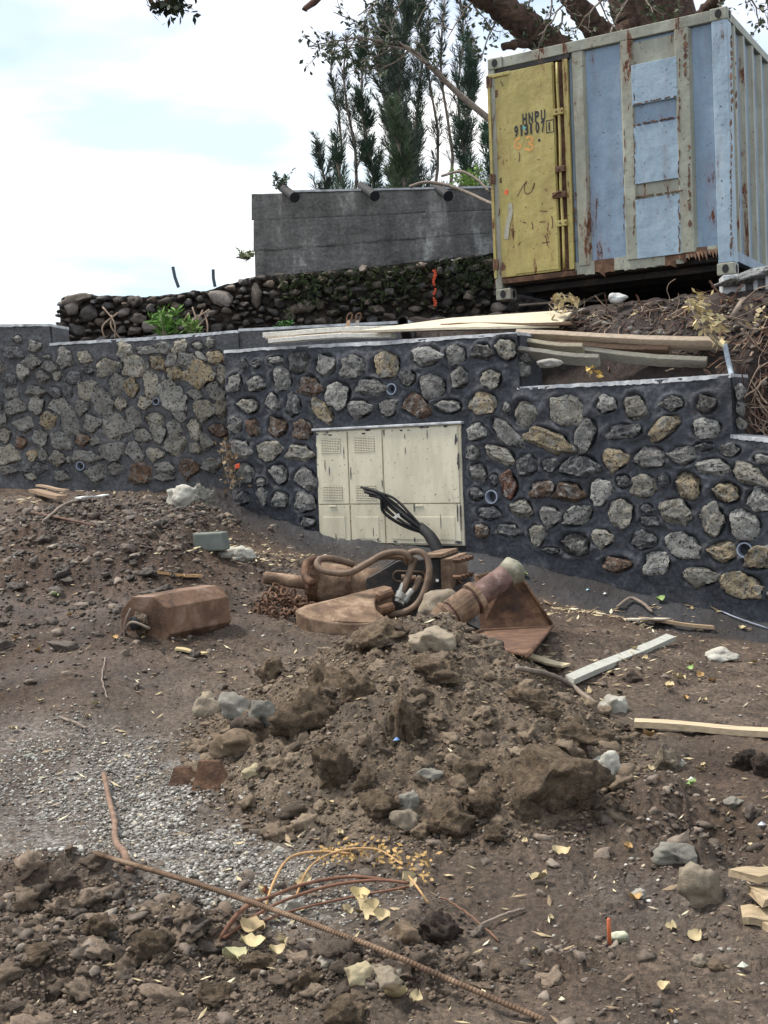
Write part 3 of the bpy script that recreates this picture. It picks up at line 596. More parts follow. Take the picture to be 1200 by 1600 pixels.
# moss clumps and the sprayed orange line
mo = []
for _ in range(1500):
    x = rr.choice((rr.gauss(600, 50), rr.gauss(740, 30), rr.gauss(480, 30), rr.gauss(640, 90))); y = np.interp(x, tx, ty_) + abs(rr.gauss(0, 32)) + 2
    if 430 < x < 790 and y < 495: mo.append((x, y))
m_ = MB()
for x, y in mo:
    p = P(x, y, DY - .05 - .03 * rr.random()); e = Vector((rr.gauss(0, .012), rr.gauss(0, .01), rr.gauss(0, .01))); f = Vector((rr.gauss(0, .02), rr.gauss(0, .01), rr.gauss(0, .02)))
    m_.add([p - e, p + f, p + e, p - f], [(0, 1, 2, 3)])
tag(m_.build('moss', MAT['moss'], dw), None, kind='stuff')
m_ = MB()
for i in range(16):
    y = 421 + i * 3.6
    if i in (7, 11): continue
    x = 679 + 1.6 * math.sin(i); h_ = 3.3; wdt = 1.6 + 1.2 * rr.random(); m_.prism([P(x - wdt, y, DY - .15), P(x + wdt, y + 1, DY - .15), P(x + wdt * .8, y + h_, DY - .15), P(x - wdt * .7, y + h_ - .5, DY - .15)], (0, .12, 0))
m_.build('spray_mark', MAT['orange'], dw)
CY = 16.55
cw = thing('concrete_wall', P(430, 430, CY), 'weathered grey board-marked concrete wall standing on the rubble wall left of the container', 'concrete wall')
def cpy(x, k): return np.interp(x, [391, 920], [(303, 345, 394, 438)[k], (290, 322, 352, 384)[k]])
for k in range(3):
    n1_, n2_ = 260, 40; X_, T_ = np.meshgrid(np.linspace(391 + (2, 5, 8)[k], 920, n1_), np.linspace(0, 1, n2_), indexing='xy')
    Y_ = cpy(X_, k) * T_ + (cpy(X_, k + 1) - .4) * (1 - T_)
    D3 = np.array(rv[0])[None, None] + X_[..., None] / 1000 * np.array(rv[1]) + Y_[..., None] / 1000 * np.array(rv[2])
    Bq = np.array(EYE) + D3 * ((CY - (0, .012, .004)[k]) / D3[..., 1:2])
    Bq[..., 1] -= .014 * fbm(X_ * .03, Y_ * .05, 5, 7 + k, .6) - .006 * ((T_ < .03) | (T_ > .98))
    obj('concrete_lift', Bq.reshape(-1, 3), gridfaces(n2_, n1_), MAT['concrete'], cw, True)
m_ = MB(); m_.prism([P(396, 304.5, CY + .03), P(920, 291.5, CY + .03), P(920, 400, CY + .03), P(399, 440, CY + .03)], (0, .35, 0)); m_.build('wall_core', MAT['concrete'], cw)
m_ = MB(); m_.prism([P(440, 297.5, CY - .02), P(920, 287, CY - .02), P(920, 290, CY - .02), P(440, 300.6, CY - .02)], (0, .45, 0)); m_.build('coping', MAT['coping'], cw)
for i, (x, y, lb) in enumerate(((449, 300, 'stub of black pipe over the concrete wall top near its left end'), (574, 298, 'stub of black pipe over the middle of the concrete wall top'), (689, 298, 'stub of black pipe over the concrete wall top close to the container'))):
    m_ = MB(); a = P(x - 10, y - 8, CY + .15); b = P(x + 11, y + 8, CY - .35); m_.tube([a, (a + b) / 2, b], [.055, .06, .062], 14); m_.tube([b + (a - b) * .02, b - (a - b) * .03], .07, 14)
    tag(m_.build('drain_stub', MAT['cable'], smooth=False), lb, 'pipe')
for (a, b, lb) in (((270, 417), (279, 449), 'thin bent metal post on the rubble wall, left of two'), ((333, 421), (336, 448), 'short straight metal post on the rubble wall, right of two')):
    m_ = MB(); q = P(*a, DY + .3); e = P(*b, DY + .3); m_.tube([q, q + (e - q) * .5 + Vector((-.01, 0, 0)), e], .022, 8); tag(m_.build('metal_post', m_simple('blue_grey_steel', (.05, .07, .09), .6)), lb, 'post')

# ---------------------------------------------------------------- shipping container
BL, TL = P(775, 470, 13.0), P(762, 92, 13.0); BR, TR = P(1148, 428, 11.72), P(1137, 8, 11.72)
CA = ((BR - BL) + (TR - TL)).normalized(); CB = ((TL - BL) + (TR - BR)); CB = (CB - CA * CB.dot(CA)).normalized(); CC = CB.cross(CA).normalized()
if CC.y < 0: CC = -CC
CO = (BL + BR) / 2 - CA * ((BR - BL).dot(CA) / 2); CW = ((BR - BL).length + (TR - TL).length) / 2; CH = ((TL - BL).length + (TR - BR).length) / 2; CL = 6.06
def FP(px, py, c=0):
    q = PP(px, py, CO + CC * c, CC); return (q - CO).dot(CA), (q - CO).dot(CB)
def Z1(x, y, c=0): return FP(740 + x / 2.609, y / 2.609, c)
def CWd(a, b, c): return CO + CA * a + CB * b + CC * c
def cbox(m, a0, a1, b0, b1, c0, c1): return m.box(CWd(a0, b0, c0), CA * (a1 - a0), CC * (c1 - c0), CB * (b1 - b0))
ct = thing('shipping_container', CO, 'old rusty shipping container with yellow door and pale blue end, propped up on the bank', 'shipping container')
# corner castings with oval holes: flat black discs painted for their shaded insides
def casting(a, b, c):
    m = MB(); m.box(CWd(a, b, c), CA * .17, CC * .17, CB * .12); o = m.build('corner_casting', MAT['tan'], ct, bevel=.012)
    for (cen, e1, e2, nn) in ((CWd(a + .085, b + .06, c - .003), CA, CB, CC), (CWd(a + .173, b + .06, c + .085), CC, CB, -CA)):
        ring = [cen + e1 * (.032 * math.cos(t)) + e2 * (.042 * math.sin(t)) for t in np.linspace(0, 6.283, 17)[:-1]]
        h = MB(); h.prism([p + nn * .001 - nn * .002 for p in ring], nn * .004); oo = h.build('hole', MAT['black'], o)
for a in (0, CW - .17):
    for b in (0, CH - .12):
        for c in (0, CL - .17): casting(a, b, c)
def frame(name, mt, *a): m = MB(); cbox(m, *a); return m.build(name, mt, ct, bevel=.006)
frame('corner_post', MAT['pale'], CW - .155, CW - .005, .12, CH - .12, .006, .16)
frame('corner_post', MAT['tan'], .0, .075, .12, CH - .12, .006, .16)
frame('corner_post', MAT['blue'], CW - .155, CW - .005, .12, CH - .12, CL - .16, CL - .006)
frame('corner_post', MAT['blue'], .0, .12, .12, CH - .12, CL - .16, CL - .006)
frame('top_rail', MAT['tan'], .17, CW - .17, CH - .115, CH - .008, .012, .10)
frame('top_rail', MAT['tan'], CW - .09, CW - .01, CH - .10, CH - .015, .17, CL - .17)
frame('top_rail', MAT['tan'], .01, .09, CH - .10, CH - .015, .17, CL - .17)
frame('bottom_rail', MAT['blue'], CW - .09, CW - .012, .14, .24, .17, CL - .17)
frame('bottom_rail', MAT['blue'], .012, .09, .10, .22, .17, CL - .17)
frame('roof', MAT['tan'], .09, CW - .09, CH - .06, CH - .03, .1, CL - .1)
frame('floor', MAT['dsteel'], .1, CW - .1, .16, .22, .14, CL - .1)
for k in range(12): frame('floor_beam', MAT['dsteel'], .1, CW - .1, .09, .158, .3 + k * .48, .36 + k * .48)
# sill of the end frame: ragged rusty strips of different depth
aD0, aD1 = FP(893, 300)[0], CW - .16
edges = np.linspace(aD0, aD1, 15)
for i in range(14):
    m = MB(); mr = MB()
    lo = .15 + .025 * rr.random() - (.0 if i < 10 else -.05); mm = mr if i in (2, 3, 9, 10, 12) else m
    a0, a1 = edges[i], edges[i + 1]; t = .045 * rr.random() if mm is mr else 0
    mm.prism([CWd(a0, .30, .03), CWd(a1, .30, .03), CWd(a1, lo - t, .03), CWd((a0 + a1) / 2, lo + .01 * rr.random(), .022), CWd(a0, lo + .5 * t, .03)], CC * .045)
    (mr.build('torn_sill', MAT['rust'], ct) if mm is mr else m.build('bottom_sill', MAT['tan'], ct))

for k in range(9):
    a = aD1 - .32 + .035 * k; m = MB(); m.prism([CWd(a, .27, .02), CWd(a + .04, .26, .02), CWd(a + .03 + .03 * rr.random(), .15 + .05 * rr.random(), -.03 + .03 * rr.random())], CC * .008); m.build('rust_flake', MAT['rust'], ct)
# end wall: recessed sheet, ribs, welded patches
b0_, b1_ = .26, CH - .118
frame('end_wall', MAT['blue'], aD0, CW - .15, b0_, b1_, .052, .06)
def rib(x0, x1, cf, mt, name='rib'):
    a0, a1 = Z1(x0, 600)[0], Z1(x1, 600)[0]; m = MB()
    m.prism([CWd(a0, b0_, .052), CWd(a0 + .025, b0_, cf), CWd(a1 - .025, b0_, cf), CWd(a1, b0_, .052)], CB * (b1_ - b0_)); return m.build(name, mt, ct, bevel=.004)
rib(402, 462, .016, MAT['tan']); rib(601, 662, .010, MAT['tan']); rib(822, 897, .008, MAT['tan'])
a0, a1 = Z1(652, 600)[0] - .01, Z1(836, 600)[0] + .01
def patch(y0, y1, mt, c, da=0, name='patch_plate'):
    ba = (Z1(740, y1)[1], Z1(740, y0)[1]); m = MB(); cbox(m, a0 + da, a1 - da, ba[0], ba[1], c, .05); return m.build(name, mt, ct, bevel=.003)
patch(150, 245, MAT['tan'], .036, .0, 'inset_panel'); patch(405, 500, MAT['blue'], .036, .0, 'inset_panel'); patch(735, 800, MAT['tan'], .036, .0, 'inset_panel'); patch(1040, 1085, MAT['tan'], .036, .0, 'inset_panel')
patch(246, 412, MAT['pale'], .006, .008); patch(500, 738, MAT['pale'], .012, .008); patch(802, 1046, MAT['pale'], .010, .008)
# weld beads above the patches
for yy in (500, 800, 415):
    m = MB()
    for k in range(16):
        a = a0 + .02 + (a1 - a0 - .04) * k / 15; b = Z1(740, yy)[1] + .01 * rr.random() + .008
        if rr.random() < .75: m.box(CWd(a, b, .002), CA * (.02 + .02 * rr.random()), CC * .02, CB * .012)
    m.build('weld_bead', MAT['rust'], ct)
# rust lines along rib edges, patches and the corner post
def rline(x, y0, y1, w_, c, seed, dens=.8):
    q = random.Random(seed); y = y0; m = MB()
    while y < y1:
        L2 = q.uniform(8, 40); 
        if q.random() < dens:
            a, b = Z1(x + q.uniform(-3, 3), y + L2); a2, b2 = Z1(x + q.uniform(-3, 3), y); ww = w_ * q.uniform(.5, 1.6); m = MB()
            m.prism([CWd(a, b, c), CWd(a + ww, b + .01, c), CWd(a + ww * 1.4, (b + b2) / 2, c), CWd(a2 + ww * .6, b2, c), CWd(a2, b2 - .01, c), CWd(a - ww * .4, (b + b2) / 2, c)], CC * .004); m.build('rust_streak', MAT['rust'], ct)
        y += L2 * q.uniform(.8, 1.3)
rline(1048, 140, 1040, .010, .002, 3, .95); rline(1068, 250, 420, .010, .002, 4, .6); rline(652, 170, 1040, .006, .006, 5, .55); rline(836, 200, 1040, .007, .004, 6, .7); rline(876, 590, 930, .014, .004, 7, .7); rline(858, 120, 300, .02, .004, 8, .8); rline(470, 600, 1060, .005, .012, 9, .5); rline(612, 480, 1050, .006, .006, 10, .4); rline(410, 780, 1050, .012, .012, 11, .7)
# side wall with ribs
m = MB(); cbox(m, CW - .062, CW - .055, .2, CH - .1, .16, CL - .16); m.build('side_wall', MAT['blue'], ct)
m = MB(); cbox(m, .055, .062, .2, CH - .1, .16, CL - .16); m.build('side_wall', MAT['blue'], ct)
m = MB(); cbox(m, .1, CW - .1, .2, CH - .1, CL - .07, CL - .06); m.build('far_end_wall', MAT['blue'], ct)
k = 0; c = .24
while c < CL - .35:
    m = MB(); A0 = CW - .055
    m.prism([CWd(A0, .2, c), CWd(A0 + .04, .2, c + .05), CWd(A0 + .04, .2, c + .11), CWd(A0, .2, c + .16)], CB * (CH - .3)); m.build('rib', MAT['tan'], ct)
    m = MB(); m.prism([CWd(.055, .2, c), CWd(.015, .2, c + .05), CWd(.015, .2, c + .13), CWd(.055, .2, c + .18)], CB * (CH - .3)); m.build('rib', MAT['blue'], ct)
    c += .36
# door
dA0, dA1 = Z1(66, 600)[0], Z1(392, 600)[0]; dB0, dB1 = .235, CH - .17
frame('door_header', MAT['dsteel'], .08, dA1 + .02, CH - .165, CH - .112, .02, .06)
m = MB(); cbox(m, dA0 - .01, dA1 + .02, .17, .225, .02, .09); m.build('door_sill', MAT['rust'], ct, bevel=.004)
door = MB(); cbox(door, dA0, Z1(334, 600)[0], dB0, dB1, .012, .05); door = door.build('door', MAT['yellow'], ct, bevel=.006)
def dpart(name, mt, a0, a1, b0, b1, c0, c1, par=None, bv=.003): m = MB(); cbox(m, a0, a1, b0, b1, c0, c1); return m.build(name, mt, par or door, bevel=bv)
aS = Z1(152, 600)[0]
dpart('edge_strip', MAT['yellow'], dA0, dA0 + .03, dB0, dB1 - .02, -.012, .012); dpart('top_strip', MAT['yellow'], dA0, aS + .02, dB1 - .035, dB1, -.006, .011)
dpart('door_skin', MAT['yellow'], aS, Z1(330, 600)[0], dB0 + .02, dB1 - .005, .001, .0115)
aR0, aR1 = Z1(335, 600)[0], Z1(366, 600)[0]
dpart('seal_recess', MAT['rust'], aR0, dA1, dB0, dB1, .05, .06); dpart('side_bar', MAT['yellow'], Z1(372, 600)[0], Z1(392, 600)[0], dB0, dB1, .006, .05)
m = MB(); ar = Z1(352, 600)[0]; m.tube([CWd(ar + .005 * math.sin(i), dB0 + .02 + (dB1 - dB0 - .04) * i / 12, .0) for i in range(13)], .014, 8); m.build('locking_rod', MAT['yellow'], door, True)
for zy, mt in ((455, 'yellow'), (912, 'yellow'), (690, 'rust'), (795, 'rust')):
    bb = Z1(350, zy)[1]; o_ = dpart('rod_bracket', MAT[mt], aR0 - .01, Z1(372, 600)[0], bb - .03, bb + .03, -.022, .03)
    m = MB()
    for q in (.02, .08): m.box(CWd(aR0 + q, bb - .008, -.03), CA * .016, CC * .01, CB * .016)
    m.build('bolt', MAT['rust'], o_)
bb = Z1(330, 790)[1]; m = MB(); m.tube([CWd(aR0 - .05, bb - .03, -.01), CWd(aR0, bb, -.03), CWd(ar, bb + .01, -.03)], .012, 6); m.box(CWd(aR0 - .05, bb - .05, -.015), CA * .05, CC * .012, CB * .06); m.build('handle', MAT['rust'], door)
for zy in (330, 730, 1080):
    bb = Z1(90, zy)[1]; m = MB(); m.box(CWd(dA0 + .0, bb - .05, -.016), CA * .05, CC * .02, CB * .1); m.tube([CWd(dA0 + .005, bb - .06, -.01), CWd(dA0 + .005, bb + .06, -.01)], .014, 8); m.build('hinge', MAT['rust'], door)
# rust blots and scratches: thin flat marks of irregular outline on the skin
def blot(cx, cy, r, mt, asp=1, name='rust_blot', seed=0, c=-.0005):
    a, b = Z1(cx, cy); q = random.Random(seed + cx); m = MB(); pts = []
    for k in range(14):
        t = 6.283 * k / 14; rr_ = r * (.65 + .6 * q.random()); pts.append(CWd(a + rr_ * math.cos(t), b + rr_ * math.sin(t) * asp, c))
    m.prism(pts, CC * .004); m.build(name, MAT[mt], door)
blot(88, 385, .030, 'rust', 1.6, c=.009); blot(108, 735, .014, 'rust', 2.2, c=.009); blot(118, 1085, .030, 'rust', 1.5, c=.009); blot(267, 571, .016, 'black', 1, 'ink_dot'); blot(265, 650, .012, 'rust', .5); blot(133, 782, .022, 'orange', 1.2, 'spray_dot', c=.0085)
def dstroke(pts, w_, mt, name, c=-.0008):
    m = MB(); q = [CWd(*Z1(x, y), c) for x, y in pts]; q = [Vector(v) for v in crom(q, 5)]
    for i in range(len(q) - 1):
        t = (q[i + 1] - q[i]).normalized(); s = CC.cross(t) * w_ / 2; m.prism([q[i] - s, q[i] + s, q[i + 1] + s, q[i + 1] - s], CC * .002)
    m.build(name, MAT[mt], door)
MAT['fadedorange'] = m_simple('faded_orange_paint', (.62, .33, .10), .8); MAT['greypaint'] = m_simple('faded_grey_spray', (.34, .33, .27), .8)
dstroke([(188, 560), (172, 575), (170, 598), (184, 606), (193, 594), (180, 584)], .022, 'fadedorange', 'number_six'); dstroke([(214, 562), (232, 558), (240, 572), (226, 584), (241, 594), (232, 612), (210, 606)], .026, 'fadedorange', 'number_three')
dstroke([(178, 800), (200, 760), (216, 740), (206, 765), (214, 790), (236, 780), (248, 745), (244, 770)], .010, 'rust', 'scrawl'); dstroke([(148, 830), (150, 870), (138, 920), (132, 975)], .05, 'greypaint', 'faded_spray', .0005)
for (a_, b_) in (((150, 930), (158, 960)), ((236, 905), (240, 935)), ((290, 960), (300, 1000)), ((280, 990), (310, 985)), ((185, 620), (184, 660)), ((318, 880), (320, 930)), ((200, 905), (215, 910)), ((270, 860), (300, 862)), ((190, 985), (180, 1000)), ((104, 850), (100, 880)), ((108, 330), (118, 352)), ((322, 268), (328, 272)), ((268, 905), (292, 903))): dstroke([a_, ((a_[0] + b_[0]) / 2 + 3, (a_[1] + b_[1]) / 2), b_], .010, 'rust', 'scratch')
def text(st, px0, py0, px1, hgt, mt, c=-.001, sx=1, bold=.006):
    cu = bpy.data.curves.new('lettering', 'FONT'); cu.body = st; cu.size = hgt / .70; cu.extrude = .001; cu.offset = bold; to = bpy.data.objects.new('lettering', cu); link(to)
    bpy.context.view_layer.update(); me = bpy.data.meshes.new_from_object(to); bpy.data.objects.remove(to); me.name = 'lettering'
    xs = [v.co.x for v in me.vertices]; w0 = max(xs) - min(xs); A0, B0 = FP(px0, py0); A1, B1 = FP(px1, py0); wd_ = A1 - A0; x0 = min(xs)
    for v in me.vertices: v.co = CWd(A0 + (v.co.x - x0) * wd_ / w0, B0 + v.co.y, c - v.co.z) - CO
    me.materials.append(MAT[mt]); o = link(bpy.data.objects.new('lettering', me)); o.parent = door; return o
for i, ch in enumerate('HNPU'):
    x = 816.5 + i * 9.6; text(ch, x, 194.5 - i * 2.0, x + 7, .105, 'ink')
for i, ch in enumerate('913107'):
    x = (804, 813.5, 819.5, 828.5, 837, 846)[i]; wdt = (6, 3, 6.2, 3.2, 6, 5.5)[i]; text(ch, x, 213.5 - (x - 804) * .185, x + wdt, .105, 'ink')
text('1', 857.4, 204.2, 859.6, .085, 'ink', bold=.003)
A0, B0 = FP(853.5, 208.5); A1, B1 = FP(865, 186); m = MB()
for q in ((A0, A1, B0, B0 + .009), (A0, A1, B1 - .009, B1), (A0, A0 + .008, B0, B1), (A1 - .008, A1, B0, B1)): cbox(m, *q, -.001 - .0, .001)
m.build('number_frame', MAT['ink'], door)
blot(206, 521, .020, 'cyan', .9, 'cyan_smudge', c=-.0003)
# block and slab under the right corner
def block(name, px, py, Yd, wd_, h_, dp, yaw, label, cat, mt='coping'):
    c = P(px, py, Yd); A = Vector((math.cos(yaw), math.sin(yaw), 0)); B = Vector((-A.y, A.x, 0)); Zv = Vector((0, 0, 1)); m = MB()
    o_ = c - A * wd_ / 2; t = .035
    m.box(o_, A * wd_, B * .03, Zv * t); m.box(o_ + Zv * (h_ - t), A * wd_, B * dp, Zv * t); m.box(o_ + B * .001, A * wd_, B * dp, Zv * t)
    for q in (0, wd_ * .5 - .02, wd_ - .04): m.box(o_ + A * q + Zv * t, A * .04, B * dp, Zv * (h_ - 2 * t))
    m.box(o_ + A * .04 + B * .12 + Zv * t, A * (wd_ - .08), B * .03, Zv * (h_ - 2 * t))
    return tag(m.build(name, MAT[mt], bevel=.006), label, cat)
cb = P(1150, 459, 11.6)
block('concrete_block', 1181, 461, 11.35, .26, .19, .3, rad(-10), 'grey hollow concrete block with two dark cores under the container corner, on the right', 'concrete block')
m = MB(); q = P(1146, 461, 11.45); m.box(q - Vector((.09, 0, 0)), (.2, -.03, 0), (.03, .25, 0), (0, 0, .19)); tag(m.build('concrete_block', MAT['coping'], bevel=.008), 'plain face of a concrete block propping the container corner, left of the hollow one', 'concrete block')
V, Fc = rockv(900, 3, .25, 5, .7, .06); sV = V * np.array([.33, .2, .055]); cc = P(1172, 431, 11.4)
sV[:, 2] += sV[:, 0] * .22
tag(obj('broken_slab', sV + np.array(cc), Fc, MAT['stone'], color=(.30, .31, .31)), 'jagged slab of broken concrete lying on the blocks under the container corner', 'slab')

# ---------------------------------------------------------------- planks on top of the wall
PT = rad(-32)
def plank(pa, pb, Ya, Yb, wd_, th, col, label, cat='plank', tilt=0, name='plank', grp=None):
    a, b = P(*pa, Ya), P(*pb, Yb); t = (b - a).normalized(); n = Vector((0, 0, 1)); s = n.cross(t).normalized(); s = (Matrix.Rotation(tilt, 3, t) @ s); n = t.cross(s)
    if n.z < 0: n = -n
    k = 14; V = []; Fc = []; L_ = (b - a).length
    for i in range(k + 1):
        u = i / k; c_ = a + (b - a) * u + n * (.012 * math.sin(u * 5 + a.x) + (.004 * (rr.random() - .5))); e = wd_ / 2 * (1 + .03 * (rr.random() - .5))
        sh = .04 * wd_ * (rr.random() - .5) if i in (0, k) else 0
        V += [c_ - s * e - n * th / 2 + t * sh, c_ + s * e - n * th / 2 - t * sh, c_ + s * e + n * th / 2 - t * sh, c_ - s * e + n * th / 2 + t * sh]
    for i in range(k):
        z = i * 4; Fc += [(z, z + 1, z + 5, z + 4), (z + 1, z + 2, z + 6, z + 5), (z + 2, z + 3, z + 7, z + 6), (z + 3, z, z + 4, z + 7)]
    Fc += [(3, 2, 1, 0), (k * 4, k * 4 + 1, k * 4 + 2, k * 4 + 3)]
    o = obj(name, [v - a for v in V], Fc, MAT['wood'], color=col); o.location = a
    m = o.modifiers.new('bevel', 'BEVEL'); m.width = min(.004, th * .2); m.limit_method = 'ANGLE'
    return tag(o, label, cat, grp)
m = MB(); Q = [P(560, 520, 12.0), P(700, 515, 11.85), P(873, 512, 11.75), P(897, 487, 12.15), P(705, 500, 12.6)]
m.prism(Q, (0, 0, .022)); o = m.build('plywood_sheet', MAT['wood'], color=(.60, .53, .40)); tag(o, 'large cream plywood sheet lying across the top of the wall below the container door', 'plywood')
m = MB(); Q = [P(745, 512, 12.0), P(872, 511, 11.8), P(897, 492, 12.1), P(870, 500, 12.4)]
plank((416, 523), (650, 512), 13.0, 12.3, .16, .05, (.62, .60, .54), 'whitish board topmost of the pair at the left end of the wall top')
plank((424, 532), (615, 523), 12.75, 12.1, .14, .045, (.66, .65, .60), 'whitish board lying right on the cement wall top under another pale board')
plank((420, 528), (770, 512), 12.95, 11.95, .14, .02, (.42, .34, .26), 'thin brown lath between the whitish boards and the plywood sheet', 'lath')
plank((690, 510), (893, 504), 12.1, 11.7, .10, .03, (.22, .15, .10), 'dark brown lath under the edge of the plywood sheet', 'lath')
plank((808, 526), (1130, 537), 11.55, 10.85, .15, .05, (.42, .34, .26), 'long pinkish brown plank spanning the wall step, topmost of its pile', tilt=PT)
plank((812, 538), (912, 545), 11.45, 11.2, .13, .045, (.27, .24, .18), 'short olive brown plank under the left end of the long top plank', tilt=PT)
plank((870, 541), (1045, 549), 11.42, 11.05, .12, .05, (.20, .13, .09), 'dark reddish plank in the shade under the long top plank', tilt=PT)
plank((810, 552), (937, 563), 11.3, 11.0, .14, .045, (.20, .19, .165), 'grey green plank at the lower left of the pile over the step', tilt=PT)
plank((905, 551), (1105, 568), 11.32, 10.85, .13, .05, (.19, .18, .15), 'grey plank at the bottom of the pile, its right end poking out over the step', tilt=PT)
m = MB(); m.tube([P(1132, 535, 10.7), P(1137, 560, 10.6), P(1143, 586, 10.45)], .022, 10); tag(m.build('steel_rod', m_simple('galvanised', (.30, .36, .42), .45)), 'thin pale steel rod standing at the right end of the wall step', 'rod')
m = MB(); a, b = P(629, 494, 12.5), P(629, 500, 12.9)
for k_ in range(20):
    t0, t1 = 6.283 * k_ / 20, 6.283 * (k_ + 1) / 20
    c_ = P(629, 502, 12.6); e = lambda t, r: c_ + Vector((math.cos(t) * r, 0, math.sin(t) * r))
    m.prism([e(t0, .055), e(t1, .055), e(t1, .045), e(t0, .045)], (0.05, .5, -.12))
tag(m.build('pipe_end', MAT['cable']), 'open end of a black pipe on top of the wall left of the plywood', 'pipe')
for (x, lb, c_) in ((542, 'left wooden strut with a rusty hook standing on the wall top', (.45, .30, .2)), (556, 'right grey strut with a wire loop standing on the wall top', (.35, .33, .3))):
    e = thing('form_tie', P(x - 1, 518, 12.7), lb, 'form tie'); m = MB(); a, b = P(x - 1, 518, 12.7), P(x + 3, 500, 12.7); t = (b - a); m.box(a - Vector((.02, 0, 0)), (.04, 0, 0), (0, .03, 0), t); m.build('stake', MAT['wood'], e, color=c_)
    m = MB(); m.tube(crom([b - t * .1 - Vector((.02, 0, 0)), b + t * .4 - Vector((.025, 0, 0)), b + t * .6, b + t * .4 + Vector((.025, 0, 0)), b - t * .1 + Vector((.02, 0, 0))], 5), .007, 6); m.build('hook', MAT['rust'], e)

# ---------------------------------------------------------------- trees behind
def leafcloud(V, Fc, c, d, ln, wd_, rs):    # one narrow drooping tuft quad
    s = Vector((rs.gauss(0, 1), rs.gauss(0, 1), rs.gauss(0, .5))); s = (s - d * s.dot(d)).normalized() * wd_; b = len(V)
    V += [c, c + d * ln * .5 + s, c + d * ln, c + d * ln * .5 - s]; Fc.append((b, b + 1, b + 2, b + 3))
def casuarina(px, pyb, pyt, wpx, Yd, seed, dens, label, col, bare=0.0):
    rs = random.Random(seed); base = P(px, pyb, Yd); base.z = 3.0; top = P(px + rs.uniform(-4, 4), pyt, Yd); hgt = top.z - base.z; k = Yd / F; R = wpx / 2 * k
    t = thing('conifer', base, label, 'conifer tree', 'feathery conifers behind the concrete wall')
    ax = [base + (top - base) * (i / 10) + Vector((.12 * math.sin(i * 1.3 + seed), .1 * math.cos(i), 0)) * min(1, i / 3) * (1 if i < 10 else .3) for i in range(11)]
    m = MB(); m.tube(ax, [.055 * (1 - i / 11) + .012 for i in range(11)], 7); tr = m.build('trunk', MAT['dsteel'] if False else MAT['twig'], t, True)
    V = []; Fc = []; bm_ = MB(); nb = int(hgt * dens * 17)
    for j in range(nb):
        u = rs.uniform(.08, 1) ** .9; c = base + (top - base) * u; i0 = min(9, int(u * 10)); c = ax[i0] + (ax[i0 + 1] - ax[i0]) * (u * 10 - i0)
        if rs.random() < bare and u < .75: continue
        an = rs.uniform(0, 6.283); env = R * (math.sin(min(1, (1 - u) * 2.6 + .12) * 1.57)) * (.55 + .5 * math.sin(u * 23 + seed) ** 2) * rs.uniform(.5, 1.25)
        d = Vector((math.cos(an), math.sin(an), rs.uniform(1.3, 2.8))).normalized(); ln = env / max(.35, math.hypot(d.x, d.y)); ln = min(ln, 1.6)
        e = c + d * ln; bm_.tube([c, e], [.008, .003], 3, False)
        for q in range(int(12 + ln * (44 if bare > .15 else 80))):
            v = rs.uniform(.2, 1.05); p = c + d * ln * v; dd_ = (d * .9 + Vector((rs.gauss(0, .45), rs.gauss(0, .45), rs.uniform(-.5, .5)))).normalized(); leafcloud(V, Fc, p, dd_, rs.uniform(.12, .28), rs.uniform(.005, .011), rs)
    bm_.build('branches', MAT['twig'], t); obj('crown', V, Fc, MAT['needle'], t, color=col)
CT = [(497, 300, 215, 34, 27, 'small thin conifer, leftmost of the row', 1.0, .1), (521, 300, 60, 22, 29, 'slender conifer second from the left with a crooked tip', .9, .35), (543, 300, 62, 26, 27, 'slender conifer with a bare lower trunk in the left half of the row', .8, .45), (570, 300, 50, 32, 27, 'dense narrow conifer just left of the tallest dark ones', 1.5, .05), (604, 300, -60, 36, 26, 'tall dark conifer at the left of the dense middle group', 1.7, 0), (624, 300, -80, 44, 25, 'tallest and darkest conifer in the middle of the row', 1.9, 0), (650, 300, -40, 34, 27, 'dark conifer at the right of the dense middle group', 1.2, .15), (618, 300, 165, 36, 23, 'lower brighter green conifer in front of the tallest one', 2.0, 0), (674, 300, 30, 26, 28, 'thin see-through conifer right of the dense group', .8, .4), (692, 300, 0, 22, 27, 'thin conifer with an almost bare trunk', .7, .6), (717, 300, 10, 26, 27, 'conifer with dark upper tufts left of the last full one', .9, .4), (730, 300, 60, 38, 25, 'bushy conifer next to the container', 1.8, .05), (754, 300, 205, 40, 24, 'low spreading conifer touching the container edge', 1.3, .1), (522, 300, 215, 28, 26, 'low bushy conifer between the first slender trunks', 1.3, 0)]
for i, (x, b, t_, w_, Yd, lb, dn, br) in enumerate(CT):
    casuarina(x, b, t_, w_, Yd, 10 + i, dn * 1.15, lb, (.07, .105, .055) if 'brighter' in lb else (.055 + .015 * rr.random(), .085 + .02 * rr.random(), .068), br)

